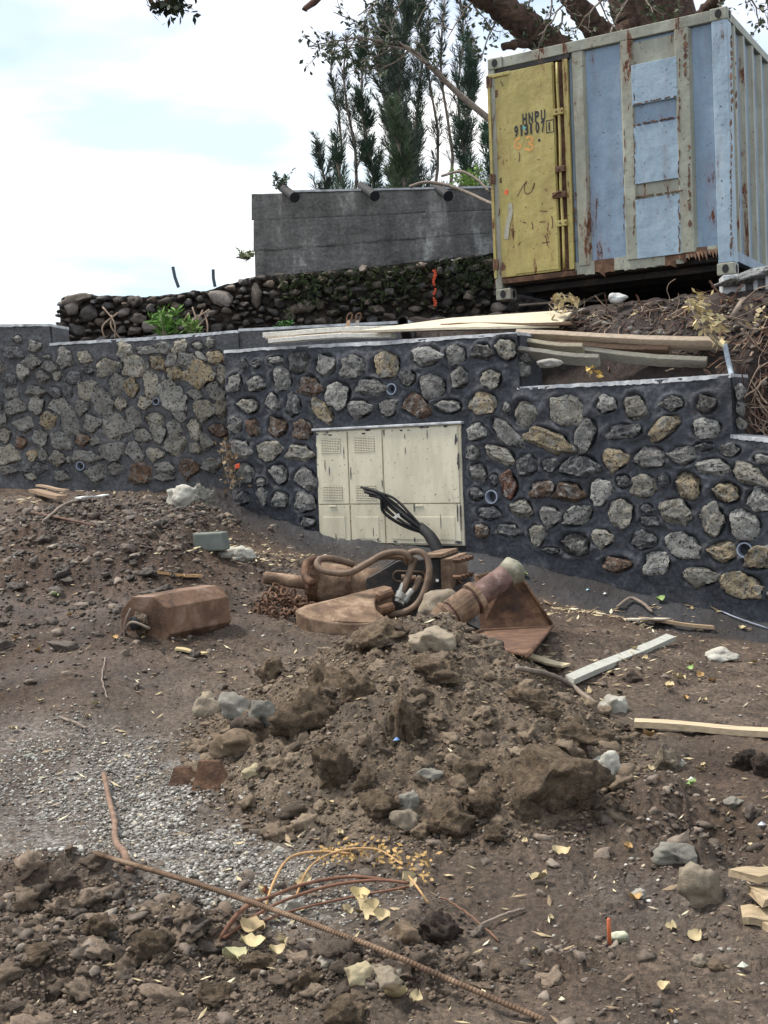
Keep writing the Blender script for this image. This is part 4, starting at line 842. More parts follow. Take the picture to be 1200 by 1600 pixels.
# old broadleaf tree behind the container
bt = thing('old_tree', (3.9, 15.6, 3.05), 'old tree with thick brown limbs leaning over the container roof', 'tree')
m = MB(); m.tube(crom([Vector((3.9, 15.6, 2.9)), P(1045, 140, 15.6), P(1030, 20, 15.5), P(1010, -60, 15.3)], 6), [.55 - .01 * i for i in range(19)], 18); m.build('trunk', MAT['barkk'], bt, True)
def limb(pts, r0, r1, name='limb', n=18, mt='barkk'):
    m = MB(); q = crom([P(*a) for a in pts], 7); m.tube([v + Vector((rr.gauss(0, .012), 0, rr.gauss(0, .012))) for v in q], [(r0 + (r1 - r0) * i / (len(q) - 1)) * rr.uniform(.93, 1.07) for i in range(len(q))], n); return m.build(name, MAT[mt], bt, True)
limb([(990, 130, 15.4), (900, 100, 15.1), (850, 62, 14.8), (800, 22, 14.6), (745, -18, 14.4), (700, -50, 14.2)], .20, .16)
limb([(1005, 120, 15.6), (950, 62, 15.4), (925, 40, 15.3), (905, 12, 15.2), (880, -20, 15.1), (850, -60, 15.1)], .17, .12)
limb([(852, 60, 14.75), (815, 68, 14.6), (790, 72, 14.5)], .07, .045, 'broken_stub')
limb([(1000, 60, 15.5), (985, 20, 15.5), (965, -40, 15.5)], .25, .2)
limb([(1085, 60, 15.9), (1100, 20, 15.9), (1130, -10, 15.7), (1165, -50, 15.6)], .10, .07)
# long thin branch reaching left past the container, and the crown's hanging twigs with small leaves
LV = []; LF = []; TW = MB(); rs = random.Random(77)
def twig(a, b, r, depth=2, leaf=1.0, sag=.1):
    n = 6; L_ = (b - a).length; side = Vector((rs.gauss(0, 1), rs.gauss(0, 1), rs.gauss(0, 1))) * L_ * .06
    pts = [a + (b - a) * (i / n) + side * math.sin(i / n * 3.1) + Vector((rs.gauss(0, .012), rs.gauss(0, .012), rs.gauss(0, .012))) * L_ for i in range(n + 1)]
    TW.tube(pts, [r * (1 - .6 * i / n) for i in range(n + 1)], 5, False)
    for i in range(1, n + 1):
        if depth and rs.random() < .55:
            d = (b - a).normalized() + Vector((rs.gauss(0, .8), rs.gauss(0, .8), rs.gauss(0, .7))); twig(pts[i], pts[i] + d.normalized() * L_ * rs.uniform(.3, .5), r * .5, depth - 1, leaf)
        if depth < 2:
            for _ in range(2):
                if rs.random() < leaf * .32:
                    c = pts[i] + Vector((rs.gauss(0, .03), rs.gauss(0, .03), rs.gauss(0, .03))); d = Vector((rs.gauss(0, 1), rs.gauss(0, 1), rs.gauss(-.4, 1))).normalized(); leafcloud(LV, LF, c, d, rs.uniform(.05, .10), rs.uniform(.012, .024), rs)
q = crom([P(790, 205, 14.0), P(762, 184, 14.0), P(715, 145, 14.0), P(668, 100, 13.9), P(640, 76, 13.9), P(600, 66, 13.8), P(565, 58, 13.8)], 6)
m = MB(); m.tube(q, [.045 - .036 * i / (len(q) - 1) for i in range(len(q))], 8); m.build('thin_branch', MAT['twig'], bt, True)
for (a, b) in (((600, 66), (500, 85)), ((600, 66), (520, 20)), ((640, 76), (560, 60)), ((640, 78), (570, 105)), ((565, 58), (480, 72)), ((620, 70), (545, 100)), ((668, 100), (600, 30)), ((560, 55), (530, 95)), ((640, 78), (590, 40)), ((700, 130), (660, 75))): twig(P(*a, 13.85), P(*b, 13.8 + rs.uniform(-.3, .3)), .012, 2, .9)
for (a, b) in (((620, -25), (560, 25)), ((640, -20), (610, 45)), ((700, -25), (650, 40)), ((720, -20), (735, 50)), ((760, -15), (700, 60)), ((780, 20), (750, 95)), ((830, -10), (820, 40)), ((860, -20), (850, 45)), ((890, -10), (840, 55)), ((930, -20), (955, 40)), ((700, -30), (760, 30)), ((1000, -30), (1020, 20)), ((1040, -30), (1060, 12)), ((1160, -20), (1185, 40)), ((1190, -20), (1200, 40)), ((1120, -20), (1130, 15)), ((940, 0), (900, 50)), ((600, -30), (540, 0)), ((880, 20), (860, 70)), ((955, 50), (985, -10))): twig(P(*a, 14.6), P(*b, 14.6 + rs.uniform(-.4, .4)), .014, 2, .8)
TW.build('twigs', MAT['twig'], bt); obj('leaves', LV, LF, MAT['leaf'], bt, color=(.06, .08, .045))
# the limb with hanging sprigs at the top left corner
b2 = thing('overhanging_branch', P(260, -8, 9), 'dark leafy branch tip poking in at the top edge above the sky', 'branch')
LV = []; LF = []; TW = MB(); m = MB(); m.tube(crom([P(225, -30, 9), P(240, 8, 9), P(262, 2, 9), P(290, -18, 9)], 5), [.018] * 16, 8); m.build('stem', MAT['bark'], b2, True)
for _ in range(12): twig(P(235 + 45 * rs.random(), 2, 9), P(232 + 60 * rs.random(), 10, 9), .004, 1, .8)
TW.build('twigs', MAT['twig'], b2); obj('leaves', LV, LF, MAT['leaf'], b2, color=(.03, .04, .02))
m = MB(); m.tube([P(505, -12, 9), P(490, 4, 9), P(477, 13, 9), P(476, 16, 9)], [.03, .026, .02, .024], 8); tag(m.build('branch_stub', MAT['bark'], smooth=True), 'short dark branch stub hanging in from the top edge left of the conifers', 'branch')
# vine lying on the concrete wall, and light green shrub beside the container
m = MB(); m.tube(crom([P(640, 292, 16.2), P(665, 285, 16.2), P(700, 290, 16.1), (P(735, 303, 15.9)), P(768, 318, 15.5), P(790, 322, 15.3)], 6), .022, 6)
m.tube(crom([P(690, 275, 16.6), P(720, 268, 16.4), P(745, 280, 16.2), P(765, 300, 16)], 6), .018, 6); tag(m.build('bare_vine', MAT['twig'], smooth=True), 'bare pale vine drooping over the concrete wall top beside the container', 'vine')
def shrub(px, py, wpx, hpx, Yd, n, col, label, name='shrub', cat='shrub', ls=.06, lw_=.014):
    c = P(px, py, Yd); k = Yd / F; t = thing(name, c, label, cat); V = []; Fc = []; m = MB()
    for i in range(max(5, n // 22)):
        a = c + Vector((rs.gauss(0, .3) * wpx * k * .5, rs.gauss(0, .1), -.05)); e = a + Vector((rs.gauss(0, .5) * wpx * k * .4, rs.gauss(0, .12), hpx * k * rs.uniform(.4, 1))); m.tube([a, (a + e) / 2 + Vector((rs.gauss(0, .02), 0, 0)), e], [.006, .005, .002], 4, False)
        for _ in range(22):
            u = rs.uniform(.15, 1.05); p = a + (e - a) * u; d = Vector((rs.gauss(0, 1), rs.gauss(0, .7), rs.uniform(-.2, 1))).normalized(); leafcloud(V, Fc, p, d, ls * rs.uniform(.6, 1.4), lw_, rs)
    m.build('stems', MAT['twig'], t); obj('foliage', V, Fc, MAT['leaf'], t, color=col)
shrub(735, 296, 55, 38, 17.5, 500, (.16, .28, .05), 'light green leafy shrub over the wall beside the container door')
shrub(384, 402, 34, 12, 16.75, 200, (.22, .26, .12), 'pale drooping sprig left of the concrete wall end', 'sprig', 'sprig')
shrub(436, 290, 22, 30, 16.6, 160, (.05, .09, .05), 'small dark fir sprig standing by the leftmost pipe stub', 'sprig', 'sprig')
shrub(262, 522, 62, 44, 15.0, 420, (.10, .22, .035), 'fresh green weeds growing at the foot of the rubble wall', 'weeds', 'weeds', .11, .012)
shrub(305, 522, 34, 26, 14.9, 180, (.11, .20, .04), 'smaller green weeds tangled with dry stems right of the larger weeds', 'weeds', 'weeds', .10, .012)
shrub(435, 512, 36, 14, 15.0, 130, (.06, .16, .04), 'low dark green weed behind the pale boards', 'weeds', 'weeds', .07, .014)
for (x, lb) in ((305, 'tangle of dry stems among the weeds'), (170, 'pair of dry stems hanging in the rubble wall')):
    m = MB()
    for _ in range(6 if x > 200 else 3):
        a = P(x + rs.uniform(-10, 20), 530, 15.6); b = P(x + rs.uniform(-10, 25), 482 + rs.uniform(-6, 12), 15.7); m.tube(crom([a, (a + b) / 2 + Vector((rs.gauss(0, .08), -.05, 0)), b], 5), .011, 5)
    tag(m.build('dead_weed', m_simple('dry_stem', (.26, .19, .14), .9) , smooth=True), lb, 'dry stems')
# ---------------------------------------------------------------- cream cabinet set in the wall
kb = thing('electric_cabinet', cabC[0], 'cream metal electricity cabinet set into the stone wall, smeared with mortar', 'electric cabinet')
KX = ((cabC[1] - cabC[0]) + (cabC[2] - cabC[3])) / 2; KW = KX.length; KX = KX.normalized(); KY = ((cabC[3] - cabC[0]) + (cabC[2] - cabC[1])) / 2; KH = KY.length; KY = KY.normalized(); KN = WN; K0 = (sum(cabC, Vector()) / 4) - KX * KW / 2 - KY * KH / 2
def KP(px, py):
    q = PP(px, py, K0, KN) - K0; return q.dot(KX), q.dot(KY)
def kbox(name, x0, y0, x1, y1, o0, o1, mt='cream', par=None, bv=.004):   # photo-pixel corners measured on the front
    a0, b0 = KP(x0, y1); a1, b1 = KP(x1, y0); m = MB(); m.box(K0 + KX * a0 + KY * b0 + KN * o0, KX * (a1 - a0), KN * (o1 - o0), KY * (b1 - b0)); return m.build(name, MAT[mt], par or kb, bevel=bv)
m = MB(); m.box(K0 - KN * .28, KX * KW, KN * .30, KY * KH); m.build('cabinet_body', MAT['cream'], kb, bevel=.006)
m = MB(); m.box(K0 - KN * .1 + KY * KH - KX * .02, KX * (KW + .05), KN * .16, KY * .025); m.build('lid', MAT['coping'], kb, bevel=.006)
def kq(name, pts, o0, o1, mt='cream', par=None):     # fractions of the cabinet front
    (x0, y0, x1, y1) = pts; m = MB(); m.box(K0 + KX * KW * x0 + KY * KH * y0 + KN * o0, KX * KW * (x1 - x0), KN * (o1 - o0), KY * KH * (y1 - y0)); return m.build(name, MAT[mt], par or kb, bevel=.003)
doors = []
for (x0, x1) in ((.01, .235), (.245, .48), (.49, .985)):
    d_ = kq('door', (x0, .355, x1, .985), .021, .038); doors.append(d_); kq('lower_door', (x0, .015, x1, .345), .021, .036)
for (dr, x0, x1) in ((0, .045, .19), (1, .285, .43)):
    for (y0, y1) in ((.80, .93), (.385, .515)):
        v = kq('vent', (x0, y0, x1, y1), .036, .0392, 'dsteel', doors[dr]);
        nsl = 9
        for i in range(nsl): kq('louvre', (x0, y0 + (y1 - y0) * (i + .12) / nsl, x1, y0 + (y1 - y0) * (i + .80) / nsl), .0395, .0425, 'cream', doors[dr])
        for i in range(8): kq('vent_bar', (x0 + (x1 - x0) * (i + .35) / 8, y0, x0 + (x1 - x0) * (i + .35) / 8 + .003, y1), .0396, .0430, 'cream', doors[dr])
    kq('latch', ((x0 + x1) / 2 - .012, .955, (x0 + x1) / 2 + .012, .965), .038, .046, 'black', doors[dr])
for (x0, x1) in ((.04, .20), (.28, .44), (.53, .95)): kq('raised_panel', (x0, .05, x1, .24), .036, .040)
for x0 in (.115, .72): kq('finger_pull', (x0 - .025, .325, x0 + .025, .342), .036, .044)
kq('plinth_gap_shade', (-.01, -.07, 1.0, -.002), -.1, .012, 'black')  # black box painted in for the shaded gap under the cabinet
# mortar smears on the cabinet: thin irregular flakes
rk = random.Random(12)
def smear(fx, fy, w_, h_, mt='mortar', name='mortar_smear'):
    m = MB(); c_ = K0 + KX * KW * fx + KY * KH * fy + KN * .0385; pts = []
    for k_ in range(11):
        t = 6.283 * k_ / 11; r_ = .5 + .8 * rk.random(); pts.append(c_ + KX * (w_ * r_ * math.cos(t)) + KY * (h_ * r_ * math.sin(t)))
    m.prism(pts, KN * .003); m.build(name, MAT[mt], kb)
for _ in range(16): smear(rk.choice((.01, .99, rk.random())), rk.random() * .96 + .02, .004 + .006 * rk.random(), .02 + .05 * rk.random())
for _ in range(22): smear(rk.random(), rk.choice((.97, .985, .03)), .01 + .03 * rk.random(), .004 + .01 * rk.random())
for (x, y, a, b) in ((.985, .7, .012, .09), (.975, .88, .016, .06), (.255, .62, .006, .06), (.07, .7, .004, .05), (.10, .64, .004, .04), (.79, .93, .004, .04), (.64, .92, .004, .03), (.64, .80, .004, .03), (.50, .96, .008, .04), (.13, .07, .006, .04), (.4, .12, .004, .05), (.86, .2, .004, .06), (.97, .3, .006, .10)): smear(x, y, a, b)

# ---------------------------------------------------------------- cable bundle standing up in front of the cabinet
cbn = thing('cable_bundle', Gb(692, 868), 'bundle of thick black cables rising from the ground across the cream cabinet', 'cables')
g0 = hit(697, 880, WAo, WN) + WN * .30
def cp(px, py, o_): return hit(px, py, WAo + WN * o_, WN)
m = MB(); m.tube(crom([cp(700, 895, .33), cp(684, 860, .30), cp(672, 838, .27), cp(655, 822, .24)], 6), [.065, .065, .064, .063, .062, .062, .06, .06, .058, .058, .056, .055, .055, .052, .05, .05, .05, .048, .045], 12); m.build('conduit', MAT['cable'], cbn, True)
for i, (dx, dy, bx, by) in enumerate(((0, 0, 0, -5), (2, 4, -4, 2), (6, 6, -9, 8), (10, 10, -12, 13), (-4, -3, 4, -9), (4, -1, 0, 0), (12, 5, -5, 10))):
    m = MB(); pts = crom([cp(668, 834, .26), cp(640 + bx * .6, 812 + by * .8, .27 + .02 * (i % 3)), cp(612 + bx, 788 + by, .30), cp(590 + dx * .5, 771 + dy * .8, .33 + .02 * (i % 2)), cp(568 + dx, 764 + dy, .34)], 6)
    m.tube(pts, .013 + .003 * (i % 2), 8); m.build('cable', MAT['cable'], cbn, True)
m = MB(); q = cp(617, 811, .34); m.box(q, (.05, 0, .03), (0, -.02, 0), (-.01, 0, .025)); m.build('white_tape', MAT['white'], cbn)

# ---------------------------------------------------------------- rusty attachments
def g(px, py, dz=0): v = Gb(px, py); v.z += dz; return v
# hydraulic hammer lying on its side
hb = thing('hydraulic_hammer', Gb(590, 975), 'rusty hydraulic breaker hammer lying on its side with chisel, dark plate housing and hoses', 'hydraulic hammer')
HY = 10.3
def h(px, py, y=HY): return P(px, py, 8.95 + (y - 10.3) * .87)
m = MB(); m.tube([h(412, 903), h(416, 903), h(480, 911, HY - .02), h(500, 913, HY - .03)], [.04, .048, .05, .05], 16); m.build('chisel', MAT['rustdust'], hb, True)
m = MB(); m.tube([h(478, 909), h(484, 909), h(498, 911)], [.145, .165, .155], 20); m.build('collar', MAT['rust'], hb)
m = MB(); m.tube([h(484, 909), h(505, 911), h(545, 914), h(565, 915), h(600, 916)], [.14, .15, .145, .135, .13], 24); m.build('cylinder', MAT['rustdust'], hb, True)
m = MB(); m.tube([h(543, 914), h(549, 914)], .155, 24); m.build('band', MAT['rust'], hb)
m = MB(); m.prism([h(572, 905, 10.08), h(622, 876, 10.08), h(690, 872, 10.08), h(690, 968, 10.08), h(600, 972, 10.08), h(572, 940, 10.08)], (0, .06, 0)); pl_ = m.build('side_plate', MAT['dsteel'], hb, bevel=.008)
m = MB(); ring = []
for (x, y, n0) in ((622, 900, 90), (656, 901, -90)):
    for k_ in range(9): t = rad(n0 + 180 * k_ / 8); ring.append(h(x + 8 * math.cos(t), y - 8 * math.sin(t), 10.075))
m.prism(ring, (0, .01, 0)); m.build('slot_shade', MAT['black'], pl_)  # flat black patch standing for the shade inside the slotted opening
m = MB(); m.tube(ring + ring[:1], .007, 6, False); m.build('slot_rim', MAT['rustdust'], pl_)
for (x, y) in ((632, 902), (645, 903)): m = MB(); m.tube([h(x - 5, y, 10.06), h(x + 5, y, 10.06)], .02, 8); m.build('bolt', MAT['rustdust'], pl_)
m = MB(); m.prism([h(625, 876, 10.1), h(690, 872, 10.1), h(716, 862, 10.6), h(650, 866, 10.6)], (0, 0, -.015)); m.build('top_plate', MAT['dsteel'], hb)
m = MB(); m.prism([h(572, 905, 10.6), h(622, 872, 10.6), h(700, 868, 10.6), h(700, 958, 10.6), h(600, 960, 10.6)], (0, .05, 0)); m.build('side_plate', MAT['dsteel'], hb)
m = MB(); m.prism([h(688, 874, 10.02), h(716, 864, 10.55), h(717, 930, 10.55), h(690, 955, 10.02)], (.07, 0, 0)); fl = m.build('flange', MAT['rustdust'], hb, bevel=.006)
m = MB(); m.prism([h(660, 872, 10.02), h(690, 872, 10.02), h(716, 862, 10.58), h(690, 864, 10.58)], (0, 0, .03)); m.build('mount_plate', MAT['rustdust'], hb, bevel=.005)
for i in range(4):
    for j in range(2): m = MB(); q = h(697 + i * 6, 876 + j * 26 - i * 1.6, 10.02 + i * .13); m.tube([q + Vector((.05, -.03, 0)), q + Vector((.11, -.06, 0))], .018, 6); m.build('bolt', MAT['rust'], fl)
m = MB(); m.tube([h(683, 907, 10.07), h(683.2, 907, 10.0)], .012, 8); m.build('pale_bolt', MAT['white'], pl_)
m = MB(); m.tube(crom([h(488, 912, 9.9), h(477, 900, 10.0), h(480, 880, 10.1), h(492, 874, 10.2)], 5), .03, 8); m.build('lug', MAT['rust'], hb, True)
def hose(pts, r, par=hb): m = MB(); m.tube(crom([h(*p) for p in pts], 8), r, 8); return m.build('hose', MAT['hose'], par, True)
hose([(552, 882, 10.1), (520, 873, 10.0), (500, 874, 9.95), (496, 884, 9.9), (510, 893, 9.85), (545, 895, 9.8), (575, 880, 9.85), (600, 866, 9.9), (628, 863, 9.9), (641, 872, 9.9), (643, 882, 9.95)], .024)
hose([(560, 886, 10.1), (590, 872, 10.0), (615, 870, 9.98), (635, 873, 9.98)], .02)
hose([(636, 880, 9.98), (638, 866, 9.92), (655, 862, 9.88), (668, 874, 9.85), (670, 900, 9.8), (658, 935, 9.75), (640, 953, 9.72), (615, 960, 9.72), (600, 958, 9.72)], .024)
hose([(648, 872, 9.95), (642, 890, 9.9), (634, 910, 9.85), (628, 925, 9.83)], .024); hose([(656, 902, 10.0), (648, 920, 9.92), (640, 928, 9.9)], .022)
for (a, b) in (((631, 912, 9.85), (620, 940, 9.8)), ((644, 922, 9.9), (627, 944, 9.84))):
    m = MB(); p0, p1 = h(*a), h(*b); m.tube([p0, p0 + (p1 - p0) * .45, p0 + (p1 - p0) * .46, p0 + (p1 - p0) * .8, p0 + (p1 - p0) * .81, p1], [.022, .022, .029, .029, .019, .019], 10); m.build('hose_fitting', m_simple('zinc_fitting', (.38, .37, .34), .5, .3), hb)
# curved thick steel plate lying in front of it
st_ = thing('steel_plate', P(530, 975, 9.4), 'thick curved rusty steel plate with a round bite cut out, half buried behind the mound', 'steel plate')
top = [(461, 953, 9.3), (475, 946, 9.7), (520, 935, 10.0), (560, 924, 10.2), (600, 914, 10.4), (613, 917, 10.3), (606, 926, 10.1), (592, 930, 9.95), (585, 940, 9.8), (588, 952, 9.6), (600, 962, 9.45), (612, 967, 9.3), (590, 974, 9.1), (545, 975, 9.1), (505, 970, 9.1), (478, 965, 9.15)]
def Pp(a, b, c): return P(a, b, 8.12 + (c - 9.1) * .42)
m = MB(); m.prism([Pp(*q) for q in top], (0, 0, -.12)); m.build('plate', MAT['rustdust'], st_, bevel=.01)
m = MB(); m.tube([Pp(590, 935, 9.8), Pp(612, 926, 9.95)], .03, 10); m.tube([Pp(592, 955, 9.6), Pp(612, 948, 9.8)], .035, 10); m.build('bored_lug', MAT['rust'], st_)
def PB(a, b, c): return P(a, b, 7.8 + (c - 8.6) * .75)
# bucket wing with the thick pin tube
bk = thing('bucket_wing', PB(770, 1000, 9.3), 'folded rusty steel bucket side with a heavy greased tube across it, lying behind the mound', 'digger bucket')
apex = P(803, 884, 8.32); rc = PB(863, 982, 9.5); inn = PB(752, 985, 9.9); lft = PB(690, 945, 10.3); rc = Gf(863, 984) + Vector((0, -.03, .03)); fr_ = Gf(822, 1036) + Vector((0, -.05, .035)); fl_ = PB(705, 1005, 9.0); inn = Gb(752, 990); inn.z += .03; lft = P(697, 958, inn.y + .12)
def sheet(name, pts, th, mt='rust'):
    pts = [Vector(p) for p in pts]; n = (pts[1] - pts[0]).cross(pts[2] - pts[0]).normalized(); m = MB(); m.prism(pts, n * th); return m.build(name, MAT[mt], bk, bevel=.004)
sheet('back_sheet', [apex, rc, inn, P(742, 900, 8.36)], .016); sheet('floor_sheet', [inn + Vector((0, 0, -.01)), rc + Vector((0, 0, -.012)), fr_, fl_], -.016)
sheet('inner_shade_sheet', [P(700, 908, 8.95), P(790, 888, 8.98), inn, lft], .016, 'dsteel')  # dark sheet put in for the shade inside the bucket
m = MB(); m.tube([apex, rc], .012, 6); m.tube([rc, fr_], .012, 6); m.build('edge_bead', MAT['rust'], bk, True)
ts = PB(650, 1000, 8.7); te = P(800, 893, 8.18)
def tp(t): return ts + (te - ts) * t
m = MB(); m.tube([tp(0), tp(.30), tp(.66), tp(.97), tp(1.0)], [.086, .086, .080, .080, .07], 22); m.build('tube', m_rust('mauve_rust', (.06, .035, .03), (.17, .10, .085), (.30, .22, .19), 12), bk, True)
m = MB(); m.tube([tp(.29), tp(.31), tp(.335), tp(.345)], [.09, .110, .110, .09], 22); m.tube([tp(.36), tp(.365), tp(.555), tp(.56)], [.09, .102, .102, .09], 22); m.tube([tp(.58), tp(.585), tp(.63), tp(.64)], [.085, .112, .112, .085], 22); m.tube([tp(.22), tp(.28)], [.085, .104], 22); m.build('bushing', MAT['rustdust'], bk, False)
m = MB(); m.tube([tp(.93), tp(1.03), tp(1.08)], [.082, .10, .05], 20); m.build('tube_end', m_rust('grease', (.10, .10, .07), (.24, .23, .17), (.40, .38, .30), 10), bk, True)
V, Fc = rockv(55, 4, .14, 4, .8, .02); pR = PB(693, 947, 9.35); tag(obj('rock', V * np.array([.17, .13, .115]) + np.array(pR), Fc, MAT['rock'], smooth=True, color=(.24, .20, .15)), 'smooth tan boulder wedged between the hammer and the bucket tube', 'boulder')
m = MB(); m.tube(crom([PB(712, 903, 10.0), PB(722, 912, 10.0), PB(745, 908, 10.1), PB(780, 892, 10.2)], 6), .012, 6); m.build('bent_rod', MAT['rust'], bk, True)
for k_, (x, y) in enumerate(((716, 990), (724, 994), (733, 988), (741, 984), (738, 998), (748, 996), (755, 985), (742, 978), (728, 1000))):
    V, Fc = rockv(60 + k_, 2, .2, 5, .7, 0); tag(obj('rubble_bit', V * np.array([.03, .03, .022]) + np.array(PB(x, y, 9.25)), Fc, MAT['rock'], color=(.30, .26, .2) if k_ % 2 else (.08, .05, .04)), ('pale' if k_ % 2 else 'dark') + ' small lump of rubble lying inside the rusty bucket', 'rubble', ('pale' if k_ % 2 else 'dark') + ' rubble lumps inside the bucket')
sandal = []
for (x, y, lb) in ((772, 971, 'white shoe sole shaped scrap lying in the rusty bucket'), (806, 977, 'pale oval ring scrap further right in the rusty bucket')):
    c_ = PB(x, y, 9.55); t = PB(x + 11, y + (6 if x < 790 else -1), 9.5) - c_; m = MB(); ring = []
    u = t.normalized(); v_ = Vector((0, .35, 1)).normalized()
    for k_ in range(20):
        a_ = 6.283 * k_ / 20; ring.append(c_ + t * math.cos(a_) + v_ * .022 * math.sin(a_))
    m.tube(ring + ring[:1], .012 if x < 790 else .008, 6, False); tag(m.build('scrap_loop', MAT['white' if x < 790 else 'cream'], smooth=True), lb, 'scrap')
m = MB(); m.tube(crom([PB(700, 996, 9.0), PB(735, 1003, 8.9), PB(775, 1022, 8.75), PB(812, 1028, 8.65), PB(822, 1022, 8.7)], 6), .010, 6); tag(m.build('rusty_wire', MAT['rust'], smooth=True), 'thin rusty wire running along the front lip of the bucket', 'wire')
# counterweight block on the left
cwb = thing('steel_block', Gb(275, 1005), 'heavy faceted rusty steel block lying alone on the mud, its near end rough and hollow', 'steel block')
gz = Gb(240, 1008); ax_ = P(334, 952, 8.05) - P(226, 974, 7.55); R_ = .172
cA = P(227, 972, 7.55); ax_ = Vector((ax_.x, ax_.y, -.0)); an_ = ax_.normalized(); e1 = Vector((0, 0, 1)); e2 = an_.cross(e1)
prof = [(.5, -.85), (.95, -.35), (.95, .45), (.45, .92), (-.45, .98), (-.95, .55), (-.92, -.5), (-.45, -.95)]
def pr(k_, c_, sc, sl=0): return c_ + e1 * prof[k_][0] * R_ * sc - e2 * prof[k_][1] * R_ * sc + an_ * sl * prof[k_][1]
m = MB(); V = [pr(k_, cA, .98, -.06) for k_ in range(8)] + [pr(k_, cA + ax_ * .08, 1.0, -.05) for k_ in range(8)] + [pr(k_, cA + ax_ * .94, 1.0) for k_ in range(8)] + [pr(k_, cA + ax_, .93) for k_ in range(8)]
Fc = [(i * 8 + k_, i * 8 + (k_ + 1) % 8, i * 8 + 8 + (k_ + 1) % 8, i * 8 + 8 + k_) for i in range(3) for k_ in range(8)] + [tuple(range(7, -1, -1)), tuple(range(24, 32))]
m.add(V, Fc); m.build('casing', m_rust('orange_brown_rust', (.06, .035, .022), (.17, .095, .058), (.30, .21, .16), 6, .75), cwb, bevel=.005)
fc = cA - an_ * .065
V, Fc = rockv(66, 4, .35, 3, .8, .08); q = fc + an_ * .02; V = V * .06; V2 = np.array([list(q + an_ * float(v[0] * .55) + e2 * float(v[1] * 1.2) + e1 * float(v[2] * 1.1)) for v in V]); obj('hollow_rim', V2, Fc, MAT['soil'], cwb, True)
V, Fc = rockv(67, 3, .3, 3, .8, .05); V2 = np.array([list(q - an_ * .045 + an_ * float(v[0] * .02) + e2 * float(v[1] * .05) + e1 * float(v[2] * .045)) for v in V]); obj('hollow', V2, Fc, MAT['black'], cwb, True)  # black lump standing for the shade inside the open end
m = MB(); m.tube(crom([fc + e2 * .14 - e1 * .02 - an_ * .03, fc + e2 * .03 + e1 * .02 - an_ * .07, fc - e2 * .08 - e1 * .05 - an_ * .04], 5), .009, 6); m.tube(crom([fc - e2 * .02 + e1 * .10 - an_ * .03, fc - e2 * .05 - an_ * .06, fc - e2 * .10 - e1 * .19 - an_ * .03], 5), .006, 6)
tag(m.build('dead_twig', MAT['twig'], smooth=True), 'two thin dry twigs stuck on the rough end of the steel block', 'twigs')
# chain heap
chn = thing('chain', Gb(435, 965), 'heap of rusty chain with a bent bar beside the curved steel plate', 'chain')
tor = MB(); n_ = 14; ring = [Vector((math.cos(6.283 * i / n_) * .034, math.sin(6.283 * i / n_) * .022, 0)) for i in range(n_)]; tor.tube(ring + ring[:1], .008, 6, False)
tm = mesh('chain_link', tor.v, tor.f, MAT['rust'], True)
for i in range(90):
    a_ = rk.uniform(0, 6.283); r_ = rk.random() ** .6; p_ = Gb(440, 958) + Vector((math.cos(a_) * .24 * r_, math.sin(a_) * .35 * r_, .02 + .20 * (1 - r_) * rk.random()))
    o = link(bpy.data.objects.new('chain_link', tm)); o.parent = chn; o.location = p_ - wloc(chn); o.rotation_euler = (rk.uniform(0, 3), rk.uniform(0, 3), rk.uniform(0, 3))
m = MB(); m.tube(crom([P(465, 928, 9.6), P(430, 930, 9.5), P(400, 938, 9.3), P(393, 948, 9.1), P(410, 955, 9.0), P(450, 972, 8.9)], 6), .014, 6); m.build('bent_bar', MAT['rust'], chn, True)

# ---------------------------------------------------------------- rocks and clods
MAT['clod'] = m_ocol('clod', .95, 34, .3, 1.8, .05)
RV = {}
def rockmesh(i, k=4, kind=0):
    if (i, k, kind) not in RV: RV[(i, k, kind)] = mesh('rock', *rockv(500 + i, k, (.30, .30)[kind], (10, 14)[kind], (.62, .55)[kind], (.05, .10)[kind], (0, .22)[kind]), MAT['clod' if kind else 'rock'], True)
    return RV[(i, k, kind)]
def surf(X, Y): return float(max(Hf(np.array([X]), np.array([Y]))[0], mound_z(np.array([X]), np.array([Y]))[0] if (-1.3 < X < 1.7 and 4.1 < Y < 7.7) else -9))
RK = {'w': (.38, .365, .32), 'g': (.24, .225, .195), 'G': (.19, .18, .155), 't': (.24, .20, .15), 'b': (.14, .102, .068), 'd': (.070, .052, .042), 'c': (.17, .125, .084), 'r': (.10, .05, .03), 'y': (.40, .34, .22)}
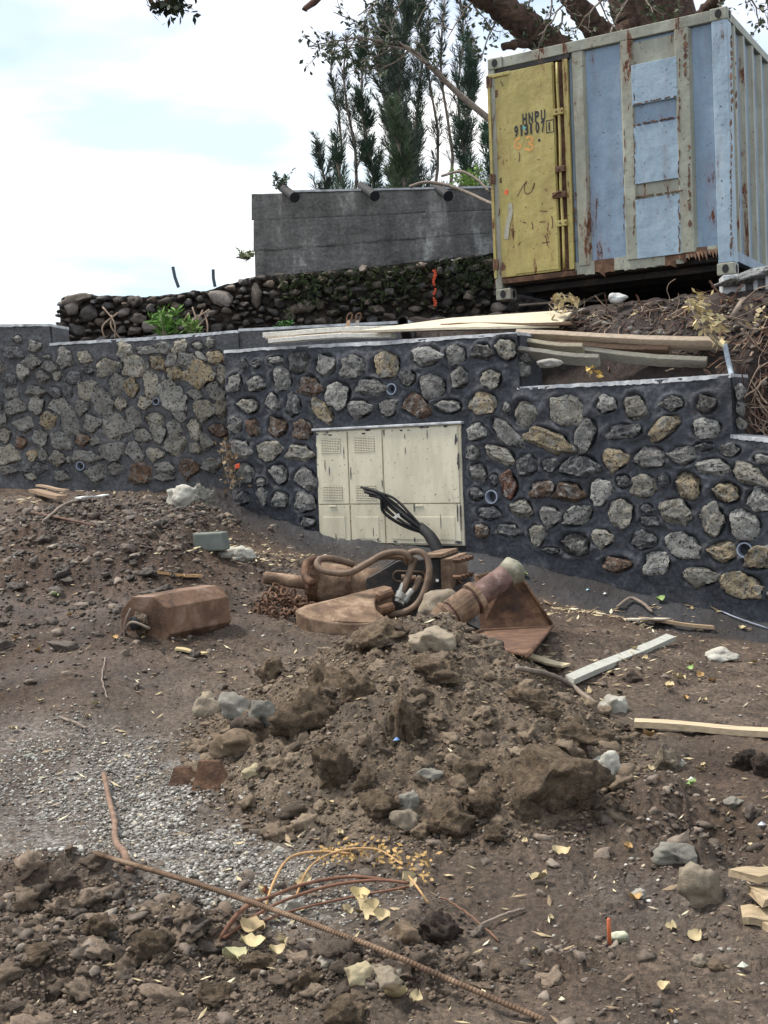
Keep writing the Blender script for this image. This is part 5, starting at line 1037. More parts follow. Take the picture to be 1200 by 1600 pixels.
ROCKS = [(675, 1002, 78, 48, 't', 0, 'large grey tan stone near the top of the soil mound'), (325, 1105, 42, 42, 't', 0, 'tan stone at the left foot of the mound'), (372, 1108, 52, 48, 'g', 0, 'pale grey stone between tan and dark ones at the left of the mound'), (412, 1120, 40, 50, 'G', 0, 'blue grey stone behind the dark block on the left of the mound'), (386, 1136, 48, 42, 'd', 0, 'dark brown angular stone on the left side of the mound'), (368, 1166, 62, 44, 'b', 0, 'brown boulder at the lower left foot of the mound'), (478, 1128, 84, 70, 'b', 1, 'big brown clod on the left slope of the mound'), (425, 1050, 50, 44, 'c', 1, 'crumbly clod high on the left slope of the mound'), (600, 995, 90, 50, 'c', 1, 'long clod lying along the crest of the mound'), (520, 1065, 70, 50, 'c', 1, 'crumbly clod in the upper middle of the mound'), (632, 1128, 44, 84, 'b', 1, 'upright flat clod in the middle of the mound'), (560, 1080, 60, 40, 'b', 1, 'brown clod left of the upright flat one'), (690, 1050, 70, 46, 'c', 1, 'brown clod right below the grey tan top stone'), (868, 1218, 160, 92, 'c', 1, 'largest slab of brown earth at the lower right of the mound'), (524, 1202, 72, 62, 'b', 1, 'brown clod low on the front left of the mound'), (575, 1225, 40, 38, 'b', 1, 'small brown clod next to the front left clod'), (668, 1210, 40, 24, 'G', 0, 'flat grey stone in the lower middle of the mound'), (735, 1216, 58, 42, 'c', 1, 'rounded clod left of the largest earth slab'), (592, 1262, 66, 52, 'b', 1, 'ragged clod at the front foot of the mound'), (640, 1256, 32, 32, 'G', 0, 'small blue grey stone at the front foot of the mound'), (633, 1290, 42, 40, 't', 0, 'round pale tan stone in front of the mound'), (660, 1302, 30, 26, 'b', 0, 'small dark stone right of the round pale one'), (712, 1284, 78, 58, 'b', 1, 'large rounded clod at the front foot of the mound'), (762, 1258, 56, 50, 'b', 1, 'clod behind the large rounded front clod'), (815, 1262, 40, 46, 'b', 1, 'upright clod under the left end of the largest slab'), (775, 1304, 42, 26, 'b', 1, 'low clod in front of the mound on its right'), (905, 1265, 44, 26, 'b', 1, 'small clod under the right end of the largest slab'), (945, 1206, 50, 46, 'w', 0, 'whitish grey stone at the right foot of the mound'), (1044, 1190, 40, 46, 't', 1, 'muddy stone beside a white pebble right of the mound'), (1063, 1195, 14, 16, 'w', 0, 'white round pebble right of the mound'), (958, 1103, 46, 38, 'w', 0, 'white and grey speckled stone beyond the right foot of the mound'), (1130, 1023, 44, 22, 'w', 0, 'flat cream stone lying on the bare mud near the wall on the right'), (1106, 1395, 66, 78, 't', 0, 'large round tan boulder at the lower right'), (1060, 1332, 60, 34, 'G', 0, 'grey slab sticking out of the rut above the round boulder'), (1170, 1190, 44, 46, 'd', 1, 'dark muddy lump at the right edge of the picture'), (1196, 1200, 40, 50, 'd', 1, 'dark muddy lump cut by the right edge of the picture'), (394, 1212, 26, 22, 'y', 0, 'small cream stone left below the mound'), (988, 1060, 28, 20, 'd', 0, 'small dark stone in front of the white painted board'), (1146, 1255, 32, 16, 'g', 0, 'small grey stone above the rut on the right'), (283, 780, 46, 34, 'w', 0, 'white lump lying at the foot of the left wall'), (312, 774, 32, 32, 'w', 1, 'smaller white crumpled lump at the foot of the left wall'), (377, 866, 44, 22, 'w', 0, 'pale flat stone right of the grey green brick'), (350, 868, 24, 14, 'g', 0, 'small grey stone right behind the grey green brick'), (632, 1462, 46, 44, 'b', 0, 'dark brown cube of soil right of the dead sprig'), (690, 1452, 70, 54, 'd', 1, 'dark hollow lump behind the brown cube of soil'), (543, 1584, 72, 42, 'b', 1, 'rough brown clod at the bottom edge in the middle'), (480, 1540, 44, 48, 'b', 1, 'brown clod left of the tan ones near the bottom edge'), (562, 1530, 48, 40, 'y', 0, 'yellowish stone near the rebar at the bottom'), (602, 1530, 50, 38, 't', 0, 'tan stone right of the yellowish one near the rebar'), (452, 1412, 46, 26, 'w', 0, 'pale grey stone under the dead sprig'), (168, 1403, 16, 14, 'w', 0, 'white pebble below the crooked stick'), (1000, 1398, 24, 14, 'g', 0, 'small grey stone left of the round tan boulder'), (1096, 1505, 26, 20, 't', 0, 'small tan stone at the lower right'), (1120, 1512, 24, 18, 'b', 0, 'small brown stone right of the small tan one'), (436, 1333, 24, 14, 'w', 0, 'flat pale pebble on the gravel below the mound'), (60, 1490, 60, 34, 'b', 1, 'rough clod in the bottom left corner'), (230, 1490, 70, 46, 'b', 1, 'rough clod on the ridge at the lower left'), (150, 1450, 60, 40, 'b', 1, 'rough clod on the ridge left of the rebar'), (330, 1560, 60, 40, 'b', 1, 'rough clod near the bottom edge left of the middle'), (940, 1150, 40, 24, 'c', 1, 'clod on the right tail of the mound'), (860, 1115, 34, 26, 'c', 1, 'small clod high on the right tail of the mound'), (900, 1148, 60, 40, 'c', 1, 'muddy boulder on the right tail of the mound'), (838, 1095, 60, 40, 'c', 1, 'grey brown lump beside the long pale stick'), (120, 1330, 22, 12, 'w', 0, 'pale flat pebble on the gravel at the left'), (45, 1182, 16, 12, 'w', 0, 'pale pebble on the gravel near the left edge'), (400, 1505, 60, 34, 'c', 1, 'light brown clod under the dead leaves at the bottom')]
for i, (px, py, w_, h_, cl, kd, lb) in enumerate(ROCKS):
    p = Gf(px, py + h_ * .30); sz_ = p.y / F; z = surf(p.x, p.y)
    o = link(bpy.data.objects.new('clod' if kd else 'stone', rockmesh(i % 30, 4, kd))); r_ = h_ * sz_ / 2
    o.location = (p.x, p.y + r_ * .4, z + r_ * .42); kk = 1.0; o.scale = (w_ * sz_ / 2 * 1.15 * kk, max(w_, h_) * sz_ / 2 * .9 * kk, r_ * 1.2 * kk); o.rotation_euler = (rk.uniform(-.2, .2), rk.uniform(-.15, .15), rk.uniform(-.25, .25))
    c = RK[cl]; j = rk.uniform(.85, 1.15); o.color = (c[0] * j, c[1] * j, c[2] * j, 1); tag(o, lb, 'clod' if kd else 'stone')

# ---------------------------------------------------------------- loose crumbs, gravel and litter (uncountable)
def m_isl(name, stops, rough=.9, bd=.004):
    m, N, L, b = newmat(name); gi = N.new('ShaderNodeNewGeometry'); r = ramp(N, L, gi.outputs['Random Per Island'], stops)
    n = noise(N, L, 50, 5, .7, gi.outputs['Position']); r2 = ramp(N, L, n.outputs[0], [(.3, .6), (.7, 1.35)]); L.new(mixc(N, L, 1, r.outputs[0], r2.outputs[0], 'MULTIPLY'), b.inputs['Base Color'])
    b.inputs['Roughness'].default_value = rough; bump(N, L, b, noise(N, L, 140, 4, .7, gi.outputs['Position']).outputs[0], bd, .8); return m
MAT['crumbs'] = m_isl('soil_crumbs', [(0, (.045, .033, .023)), (.5, (.135, .099, .067)), (.94, (.19, .144, .10)), (1, (.26, .22, .18))])
MAT['mudcrumbs'] = m_isl('mud_crumbs', [(0, (.045, .034, .026)), (.5, (.130, .100, .077)), (.9, (.21, .165, .13)), (1, (.24, .21, .17))], .75)
MAT['gravel'] = m_isl('gravel_pebbles', [(0, (.09, .075, .06)), (.35, (.19, .175, .155)), (.75, (.32, .31, .285)), (.94, (.52, .51, .47)), (1, (.46, .37, .25))], .7)
MAT['litter'] = m_isl('litter_bits', [(0, (.12, .08, .05)), (.4, (.26, .19, .11)), (.75, (.46, .38, .22)), (1, (.60, .56, .42))], .7, .001)
def scatter(name, X, Y, size, sub, mt, flat=.7, sink=.25, nvar=10, smooth=False, seed=0, zf=None, rgh=.45, mid=0):
    r = np.random.RandomState(seed); n = len(X); Z = (zf or surfA)(X, Y); Vs = []; Fs = []; base = 0; which = r.randint(0, nvar, n)
    for k_ in range(nvar):
        V, Fc = rockv(700 + k_ + seed, sub, rgh, 7, .55, .08 if sub > 2 else 0, mid); idx = np.where(which == k_)[0]
        if not len(idx): continue
        a_ = r.rand(len(idx)) * 6.283; c_, s_ = np.cos(a_), np.sin(a_); sc_ = size[idx][:, None] * np.stack([r.uniform(.8, 1.3, len(idx)), r.uniform(.7, 1.1, len(idx)), r.uniform(.7, 1.1, len(idx)) * flat], 1)
        P_ = V[None] * sc_[:, None]; x = P_[..., 0] * c_[:, None] - P_[..., 1] * s_[:, None]; y = P_[..., 0] * s_[:, None] + P_[..., 1] * c_[:, None]
        z = P_[..., 2] + (r.uniform(-.3, .3, len(idx))[:, None]) * x
        W_ = np.stack([x + X[idx][:, None], y + Y[idx][:, None], z + (Z[idx] + sc_[:, 2] * (1 - 2 * sink))[:, None]], -1)
        Vs.append(W_.reshape(-1, 3)); Fs.append((Fc[None] + (np.arange(len(idx)) * len(V))[:, None, None] + base).reshape(-1, 3)); base += len(idx) * len(V)
    o = obj(name, np.concatenate(Vs), np.concatenate(Fs), mt, smooth=smooth); return o
def samp(n, seed, y0=2.6, y1=12.6, wf=None, umax=.34):
    r = np.random.RandomState(seed); X = np.zeros(0); Y = np.zeros(0)
    while len(X) < n:
        y = y0 * (y1 / y0) ** r.rand(n * 2); x = r.uniform(-umax, umax, n * 2) * y
        k_ = wall_dist(x, y) > .12
        if wf is not None: k_ &= r.rand(n * 2) < wf(x, y)
        X = np.concatenate([X, x[k_]]); Y = np.concatenate([Y, y[k_]])
    return X[:n], Y[:n], r
notmound = lambda x, y: np.where(mound_h(x, y) > 0, 0, 1)
X, Y, r = samp(10500, 1, wf=lambda x, y: (rough_mask(x, y) ** 1.5 + .04) * notmound(x, y)); sz_ = (.003 + .009 * r.rand(len(X)) ** 3.5) * (Y / 4.5) ** .55 * (.6 + .8 * rough_mask(X, Y))
tag(scatter('soil_crumbs', X, Y, sz_, 1, MAT['mudcrumbs'], seed=11), 'loose crumbs of dark mud', kind='stuff')
X, Y, r = samp(1300, 2, wf=lambda x, y: (rough_mask(x, y) ** 4 + .8 * blob(x, y, 180, 1440, 200, 40) + .4 * blob(x, y, 200, 870, 150, 30)) * notmound(x, y)); sz_ = (.009 + .026 * r.rand(len(X)) ** 4) * (Y / 4.5) ** .5
tag(scatter('mud_clods', X, Y, sz_, 2, MAT['mudcrumbs'], seed=31, smooth=False, sink=.4, mid=.35), 'small dark clods of churned mud', kind='stuff')
MAT['darkclod'] = m_isl('wet_dark_clods', [(0, (.028, .021, .016)), (.6, (.072, .054, .042)), (1, (.125, .098, .078))], .6, .01)
dkz = lambda x, y: np.clip(blob(x, y, 200, 870, 170, 22) + blob(x, y, 110, 835, 110, 16) + blob(x, y, 330, 800, 50, 16) + .7 * blob(x, y, 1100, 1290, 90, 26) + .8 * blob(x, y, 150, 1440, 170, 22) + .8 * blob(x, y, 310, 1500, 120, 20) + .5 * blob(x, y, 690, 1460, 60, 20) + .4 * blob(x, y, 1170, 1210, 50, 20), 0, 1)
X, Y, r = samp(380, 13, wf=dkz); sz_ = (.010 + .034 * r.rand(len(X)) ** 3) * (Y / 5) ** .55
tag(scatter('dark_clods', X, Y, sz_, 3, MAT['darkclod'], seed=131, smooth=True, sink=.4, mid=.45), 'wet dark clods of churned mud in heaped rows', kind='stuff')
X, Y, r = samp(4500, 14, wf=dkz); sz_ = (.004 + .012 * r.rand(len(X)) ** 3) * (Y / 5) ** .55
tag(scatter('dark_crumbs', X, Y, sz_, 1, MAT['darkclod'], seed=151), 'wet dark crumbs of churned mud', kind='stuff')
MAT['soilclod'] = m_isl('brown_clods', [(0, (.048, .034, .024)), (.6, (.135, .098, .068)), (1, (.22, .165, .12))], .85, .01)
slz = lambda x, y: np.clip(blob(x, y, 100, 1440, 170, 36) + blob(x, y, 300, 1500, 110, 30) + .8 * blob(x, y, 560, 1560, 200, 28) + .6 * blob(x, y, 100, 1560, 200, 40), 0, 1) * (1 - .8 * inpoly(x, y, GRAVEL, .1))
X, Y, r = samp(230, 23, wf=slz); sz_ = (.012 + .040 * r.rand(len(X)) ** 2.4) * (Y / 4.5) ** .5
tag(scatter('ridge_clods', X, Y, sz_, 3, MAT['soilclod'], seed=171, smooth=True, sink=.45, mid=.5), 'crumbly brown clods of the ridge at the lower left', kind='stuff')
X, Y, r = samp(5500, 24, wf=slz); sz_ = .003 + .010 * r.rand(len(X)) ** 3
tag(scatter('ridge_crumbs', X, Y, sz_, 1, MAT['soilclod'], seed=191), 'brown crumbs of the ridge at the lower left', kind='stuff')
rm = np.random.RandomState(5)
def msamp(n, pw=1.0):
    X = np.zeros(0); Y = np.zeros(0)
    while len(X) < n:
        x = rm.uniform(-1.3, 1.6, n); y = rm.uniform(4.2, 7.4, n); mh_ = mound_h(x, y); k_ = (mh_ > -.05) & (y < 6.7); X = np.concatenate([X, x[k_]]); Y = np.concatenate([Y, y[k_]])
    return X[:n], Y[:n]
X, Y = msamp(11000); sz_ = .0040 + .012 * rm.rand(len(X)) ** 3.5
o = scatter('mound_crumbs', X, Y, sz_, 1, MAT['crumbs'], seed=51); tag(o, 'loose brown crumbs covering the mound', kind='stuff')
X, Y = msamp(480); sz_ = .012 + .045 * rm.rand(len(X)) ** 3
o = scatter('mound_clods', X, Y, sz_, 3, MAT['crumbs'], seed=71, smooth=True, sink=.45, mid=.4); tag(o, 'small brown clods covering the mound', kind='stuff')
X, Y, r = samp(10800, 3, y0=3.2, y1=7.5, wf=lambda x, y: inpoly(x, y, GRAVEL, .25) ** 1.2 * np.clip(.50 + 2.2 * fbm(x * 2.2, y * 2.2, 3, 61), .04, 1)); sz_ = (.0035 + .0085 * r.rand(len(X)) ** 2.5) * (.8 + .7 * np.clip(fbm(X * 1.6, Y * 1.6, 2, 210) + .4, 0, 1))
tag(scatter('gravel', X, Y, sz_, 1, MAT['gravel'], seed=91, smooth=True, sink=.3, rgh=.25), 'patch of pale grey gravel', kind='stuff')
X, Y, r = samp(450, 8, wf=lambda x, y: notmound(x, y) * .5 + .1); sz_ = (.005 + .008 * r.rand(len(X)) ** 2) * (Y / 5) ** .5
tag(scatter('scattered_pebbles', X, Y, sz_, 2, MAT['gravel'], seed=95, smooth=True, sink=.35, rgh=.25), 'pale pebbles strewn thinly over the mud', kind='stuff')
# litter: wood chips, leaf bits
def litter(name, X, Y, L0, L1, seed, zf=surfA, w_=.28):
    r = np.random.RandomState(seed); n = len(X); Z = zf(X, Y); a_ = r.rand(n) * 6.283; ln = L0 + (L1 - L0) * r.rand(n) ** 2; wd_ = ln * r.uniform(.12, w_ * 1.6, n); ti = r.uniform(-.35, .5, n)
    ux_ = np.stack([np.cos(a_), np.sin(a_), ti], 1) * ln[:, None]; uy_ = np.stack([-np.sin(a_), np.cos(a_), r.uniform(-.4, .4, n)], 1) * wd_[:, None]; c_ = np.stack([X, Y, Z + .006 + ln * .15], 1); up_ = np.array([0, 0, 1]) * (ln * .10)[:, None]
    V = np.stack([c_ - ux_, c_ - uy_ * .8 - up_, c_ + ux_, c_ + uy_ * .8 - up_, c_ + up_], 1).reshape(-1, 3); b_ = np.arange(n)[:, None] * 5
    Fc = np.concatenate([b_ + np.array([[0, 1, 4]]), b_ + np.array([[1, 2, 4]]), b_ + np.array([[2, 3, 4]]), b_ + np.array([[3, 0, 4]])]); return obj(name, V, Fc, MAT['litter'])
X, Y, r = samp(1500, 4, wf=lambda x, y: .25 + .75 * (fbm(x * .9, y * .9, 3, 200) > .05) * sm((y - 3) / 5)); tag(litter('litter', X, Y, .008, .035, 41), 'dry chips and leaf scraps strewn over the mud', kind='stuff')
r = np.random.RandomState(9); X = []; Y = []
for (px, py, sx, sy, n) in ((1030, 960, 160, 14, 150), (900, 955, 60, 14, 90), (360, 870, 60, 22, 140), (420, 880, 60, 12, 80), (250, 775, 200, 14, 160), (60, 785, 60, 10, 80), (850, 1040, 30, 12, 40), (950, 1060, 110, 30, 60)):
    for _ in range(n):
        q = Gb(px + r.normal() * sx * .6, min(1590, max(772, py + r.normal() * sy * .6))); X.append(q.x); Y.append(q.y)
tag(litter('wood_chips', np.array(X), np.array(Y), .012, .06, 43), 'pale wood chips and debris along the foot of the walls', kind='stuff')

# ---------------------------------------------------------------- fallen leaves one can pick out
def leafmesh(seed):
    q = random.Random(seed); m = MB(); n = 6; V = []; cur = q.uniform(.5, 1.3)
    for i in range(n + 1):
        u = i / n; w_ = .42 * math.sin(math.pi * min(1, u * .92 + .04)) ** .8 * (1 + .15 * q.random()); zc = cur * (u - .5) ** 2
        V += [(u - .5, -w_, zc + .22 * q.random() + .14), (u - .5, 0, zc), (u - .5, w_, zc + .12 + .20 * q.random())]
    Fc = []
    for i in range(n): b_ = i * 3; Fc += [(b_, b_ + 3, b_ + 4, b_ + 1), (b_ + 1, b_ + 4, b_ + 5, b_ + 2)]
    return mesh('leaf', V, Fc, MAT['leaf'], True)
LM = [leafmesh(i) for i in range(8)]
def leafwhere(x, y):
    if y > 1500 and x > 1000: return 'near the lower right corner'
    if y > 1540: return 'at the bottom edge below the rebar'
    if y < 1010 and x < 400: return 'in front of the left wall and steel block'
    if x < 340: return 'on the smooth mud beside the gravel'
    if y < 1000: return 'near the rusty attachments'
    if x > 960 and y < 1130: return 'between the white board and the cream stone'
    if x > 960 and y < 1260: return 'right of the mound below the long board'
    if x > 780 and y > 1290: return 'around the orange peg and the round boulder'
    return 'in front of the mound'
def leaf(px, py, w_, col, label=None, grp='dry leaves scattered over the mud', hf=None):
    if label is None: label = ('brown' if col[0] < .42 else 'pale yellow') + (' larger' if w_ > 20 else ' small') + ' dry leaf lying ' + leafwhere(px, py)
    p = Gf(px, py); s = w_ * p.y / F * .95; o = link(bpy.data.objects.new('fallen_leaf', LM[rk.randrange(8)])); o.location = (p.x, p.y, surf(p.x, p.y) + s * .12 + .004); o.scale = (s, s, s); o.rotation_euler = (rk.uniform(-.5, .5), rk.uniform(-.4, .4), rk.uniform(0, 6.28)); j = rk.uniform(.8, 1.15); o.color = (col[0] * j, col[1] * j, col[2] * j, 1); tag(o, label, 'leaf', grp)
YL = (.44, .36, .21); GL = (.24, .34, .12); BL_ = (.38, .24, .10)
for (x, y, w_) in ((878, 1342, 30), (845, 1380, 34), (992, 1415, 24), (1085, 1470, 26), (1048, 1456, 22), (838, 1492, 14), (1040, 1550, 22), (1046, 1592, 12), (1058, 1590, 10), (981, 1334, 18), (20, 1145, 16), (135, 1124, 14), (620, 1568, 40), (650, 1572, 26), (470, 1390, 28), (530, 1310, 16), (1095, 1208, 14), (1015, 1155, 22), (1060, 1066, 26), (1046, 1080, 20), (1112, 1068, 16), (1095, 1060, 14), (1078, 1042, 14), (1100, 1098, 12), (1070, 1094, 12), (990, 1020, 14), (1008, 1035, 12), (970, 1100, 10), (555, 990, 12), (180, 1000, 12), (60, 1020, 14), (225, 1000, 10), (110, 965, 10), (215, 948, 10), (25, 1000, 10), (320, 1090, 12), (240, 950, 8), (285, 905, 10), (1160, 985, 12), (1180, 1040, 12), (1015, 1205, 16), (1030, 1225, 12), (1100, 1200, 10), (60, 1100, 14), (150, 1105, 14), (515, 1258, 16), (770, 1108, 8), (840, 1290, 10), (700, 1335, 10), (820, 1320, 12), (860, 1440, 12), (1130, 1340, 10)): leaf(x, y, w_, YL if rk.random() < .75 else BL_)
for (x, y, w_, lb) in ((85, 933, 14, 'bright green leaf on the dark mud at the left'), (1083, 1236, 20, 'pale green leaf on the mud at the right'), (817, 902, 16, 'bright green leaf behind the rusty bucket'), (1032, 942, 16, 'green leaf at the wall foot on the right'), (510, 936, 18, 'pale green leaf lying on the curved steel plate'), (1080, 1048, 12, 'dark green leaf on the mud near the cream stone')): leaf(x, y, w_, GL, lb, None)

# ---------------------------------------------------------------- dead sprig by the rebar
sp = thing('dead_sprig', Gb(480, 1420), 'dead plant sprig with thin red brown stems and curled pale leaves lying by the rebar', 'dead plant')
def gg(px, py, dz=0): v = Gf(px, py); v.z += dz; return v
def stem(pts, r, nm='stem', mt=None, par=sp, col=None): m = MB(); m.tube(crom([gg(*q) for q in pts], 6), r, 6); return m.build(nm, mt or MAT['root'], par, True, col)
RC = (.17, .085, .055)
stem([(342, 1478, .01), (380, 1450, .05), (430, 1425, .05), (480, 1405, .05), (545, 1392, .05), (600, 1393, .04)], [.008] * 10 + [.006] * 21, col=RC); stem([(350, 1478, .02), (400, 1448, .03), (450, 1430, .05), (520, 1412, .06), (590, 1400, .05), (640, 1398, .04)], .006, col=RC); stem([(360, 1476, .0), (440, 1440, .02), (530, 1420, .03), (640, 1402, .03)], .004, col=RC)
stem([(412, 1435, .01), (430, 1400, .05), (455, 1372, .07), (500, 1362, .07), (550, 1360, .06)], .005, col=(.40, .25, .12)); stem([(460, 1418, .02), (485, 1385, .06), (530, 1365, .08), (590, 1358, .07), (630, 1375, .05)], .004, col=(.40, .25, .12)); stem([(640, 1392, .05), (655, 1410, .04), (670, 1425, .02)], .004, col=(.40, .25, .12))
for _ in range(170):
    t = rk.random(); x, y = (500 + 170 * t + rk.gauss(0, 6), 1362 - 8 * math.sin(t * 3) + 40 * max(0, t - .55) ** 1 * 1.5 + rk.gauss(0, 7)); c_ = gg(x, y, .03 + .05 * rk.random()); o_ = MB(); d = Vector((rk.gauss(0, 1), rk.gauss(0, .6), rk.gauss(0, .6))).normalized() * rk.uniform(.012, .03); s_ = d.orthogonal().normalized() * .006; o_.add([c_, c_ + d * .5 + s_, c_ + d, c_ + d * .5 - s_], [(0, 1, 2, 3)]); o_.build('withered_leaflet', MAT['leaf'], sp, color=(.42, .27, .10))
for (x, y, w_, rz, rx, c_) in ((632, 1395, 34, .9, 1.0, YL), (590, 1440, 46, -1.2, .9, YL), (575, 1430, 40, -1.6, 1.1, YL), (600, 1450, 30, -.5, .5, YL), (540, 1438, 26, 1.2, .8, YL), (562, 1420, 36, 0, .4, (.5, .4, .2)), (475, 1392, 24, .7, .7, YL), (405, 1405, 24, 1.5, 1.2, (.62, .52, .3)), (412, 1408, 20, 1.4, 1.2, (.24, .09, .05)), (395, 1468, 46, -.2, .3, (.38, .29, .16)), (395, 1495, 46, .3, .2, (.5, .42, .24)), (437, 1488, 26, 1.3, .9, YL), (365, 1515, 50, .6, .2, (.40, .38, .22)), (432, 1505, 30, .4, .3, YL)):
    p = gg(x, y, .03); s = w_ * p.y / F * .88; o = link(bpy.data.objects.new('curled_leaf', LM[int(x) % 8])); o.parent = sp; o.location = p - wloc(sp); o.scale = (s, s, s); o.rotation_euler = (rx, .2, rz); o.color = (*c_, 1)

# ---------------------------------------------------------------- rebar, sticks, boards
def rod_on(pts, r, lift=None):
    q = [gg(x, y, r + .004 + (z if z else 0)) for x, y, z in pts]; return crom(q, 10)
q0, q1, q2 = gg(150, 1352, .03), gg(560, 1492, .02), gg(862, 1598, -.01); q = crom([q0, (q0 + q1) / 2 + Vector((0, 0, .012)), q1, (q1 + q2) / 2 + Vector((0, 0, .0)), q2], 10)
e = thing('rebar', q[0], 'long rusty ribbed steel bar lying diagonally across the gravel and mud', 'rebar'); m = MB(); m.tube(q, .0078, 10); m.build('bar', MAT['rustdust'], e, True)
L_ = sum((q[i + 1] - q[i]).length for i in range(len(q) - 1)); m = MB(); s = 0; nxt = 0
for i in range(len(q) - 1):
    seg = (q[i + 1] - q[i]); l = seg.length; t = seg / l
    while nxt < s + l:
        c_ = q[i] + t * (nxt - s); a_ = t.orthogonal().normalized(); b_ = t.cross(a_); ring = [c_ + (a_ * math.cos(6.283 * k_ / 8) + b_ * math.sin(6.283 * k_ / 8)) * .0086 + t * .004 * math.sin(6.283 * k_ / 8) for k_ in range(8)]; m.tube(ring + ring[:1], .0016, 3, False); nxt += .0105
    s += l
tag(m.build('ribs', MAT['rustdust'], e, True), None, kind='stuff')
def stick(name, pts, r, mt, label, cat, col=None, n=8): m = MB(); q = rod_on(pts, r[0] if hasattr(r, '__len__') else r); k_ = len(q); rs_ = [r[0] + (r[1] - r[0]) * i / (k_ - 1) for i in range(k_)] if hasattr(r, '__len__') else r; m.tube([v + Vector((rk.gauss(0, .0015), 0, rk.gauss(0, .001))) for v in q], rs_, n); return tag(m.build(name, MAT[mt], smooth=True, color=col), label, cat)
stick('stick', [(163, 1226, .03), (172, 1265, .02), (180, 1300, .02), (182, 1330, .02), (196, 1350, .02), (205, 1376, .02)], (.011, .014), 'root', 'crooked reddish brown stick standing across the end of the rebar', 'stick', (.20, .13, .095))
stick('stick', [(808, 1062, .02), (855, 1072, .03), (890, 1082, .03), (940, 1118, .01)], (.012, .015), 'twig', 'long pale bent stick beside the right slope of the mound', 'stick')
stick('twig', [(92, 1124, 0), (115, 1135, .01), (135, 1143, 0)], .007, 'twig', 'short brown twig on the mud at the left edge of the gravel', 'twig')
stick('twig', [(690, 1410, .01), (730, 1440, .02), (780, 1475, 0)], .0035, 'root', 'thin brown twig right of the dead sprig', 'twig', (.16, .09, .06)); stick('twig', [(750, 1450, .0), (790, 1438, .01), (820, 1425, .0)], .005, 'twig', 'small forked grey twig with a green tip right of the dead sprig', 'twig')
stick('twig', [(165, 1030, 0), (160, 1065, .01), (168, 1095, 0)], .004, 'twig', 'thin curved twig on the smooth mud at the left', 'twig'); stick('twig', [(945, 1215, .02), (985, 1212, .02), (1010, 1225, 0)], .006, 'twig', 'pale twig running right from the whitish stone', 'twig')
stick('root', [(965, 952, 0), (985, 945, .03), (1003, 950, .02), (1020, 960, 0)], .014, 'twig', 'arched pale root piece near the foot of the wall', 'root'); stick('twig', [(1100, 945, .02), (1140, 965, .01), (1200, 985, 0)], .006, 'pvc', 'thin grey green cord on the dark mud under the wall on the right', 'cord')
stick('twig', [(150, 830, .02), (95, 820, .03), (50, 808, .02)], .01, 'root', 'long brown root in the churned soil at the left', 'root', (.12, .07, .05)); stick('twig', [(70, 822, .02), (100, 800, .04), (122, 790, .02)], .012, 'twig', 'grey stick leaning on the churned soil at the left', 'stick'); stick('hose', [(215, 762, .03), (260, 758, .05), (295, 764, .04)], .014, 'cable', 'black pipe lying along the foot of the left wall', 'pipe')
def board(pa, pb, wd_, th, col, label, cat='board', lift=.01, roll=0, name='board', pw=None):
    a, b = gg(*pa), gg(*pb); a.z += th / 2 + lift; b.z += th / 2 + lift; t = (b - a).normalized(); s = t.cross(Vector((0, 0, 1))).normalized(); s = Matrix.Rotation(roll, 3, t) @ s; n = s.cross(t); V = []; Fc = []; k_ = 10
    for i in range(k_ + 1):
        u = i / k_; c_ = (b - a) * u + n * .004 * math.sin(u * 7); e_ = wd_ / 2 * (1 + .10 * (rk.random() - .5)); sh = wd_ * .5 * (rk.random() - .5) if i in (0, k_) else 0
        V += [c_ - s * e_ - n * th / 2 + t * sh, c_ + s * e_ - n * th / 2 - t * sh, c_ + s * e_ + n * th / 2 - t * sh * .5, c_ - s * e_ + n * th / 2 + t * sh]
    for i in range(k_):
        z = i * 4; Fc += [(z, z + 1, z + 5, z + 4), (z + 1, z + 2, z + 6, z + 5), (z + 2, z + 3, z + 7, z + 6), (z + 3, z, z + 4, z + 7)]
    Fc += [(3, 2, 1, 0), (k_ * 4, k_ * 4 + 1, k_ * 4 + 2, k_ * 4 + 3)]; o = obj(name, V, Fc, MAT['wood'], color=col); o.location = a; return tag(o, label, cat)
board((890, 1078), (1048, 1010), .07, .035, (.42, .42, .38), 'white painted board lying diagonally on the mud right of the bucket', lift=.03, roll=.25)
board((992, 1140), (1240, 1156), .08, .03, (.50, .40, .27), 'long raw wood board reaching in from the right edge of the picture')
board((1000, 974), (1115, 988), .045, .025, (.42, .30, .19), 'narrow brown batten lying just below the wall on the right', 'batten', .02); board((986, 972), (1036, 970), .13, .012, (.60, .55, .44), 'short pale flat board under the narrow batten'); board((822, 1030), (885, 1046), .09, .012, (.60, .50, .34), 'pale splintered board in front of the bucket corner')
board((232, 901), (312, 905), .05, .02, (.46, .28, .14), 'orange brown lath on the mud above the steel block', 'lath'); board((52, 775), (98, 787), .10, .03, (.26, .18, .12), 'weathered brown plank lying at the foot of the left wall', 'plank', .04); board((60, 772), (106, 781), .05, .02, (.34, .25, .17), 'thin lath on the weathered plank at the left wall', 'lath', .08)
board((275, 1018), (322, 1028), .06, .012, (.50, .40, .22), 'dry yellowish splinter below the steel block', 'splinter'); board((122, 788), (166, 783), .07, .012, (.72, .74, .72), 'white strip of plastic at the foot of the left wall', 'plastic strip', .05)
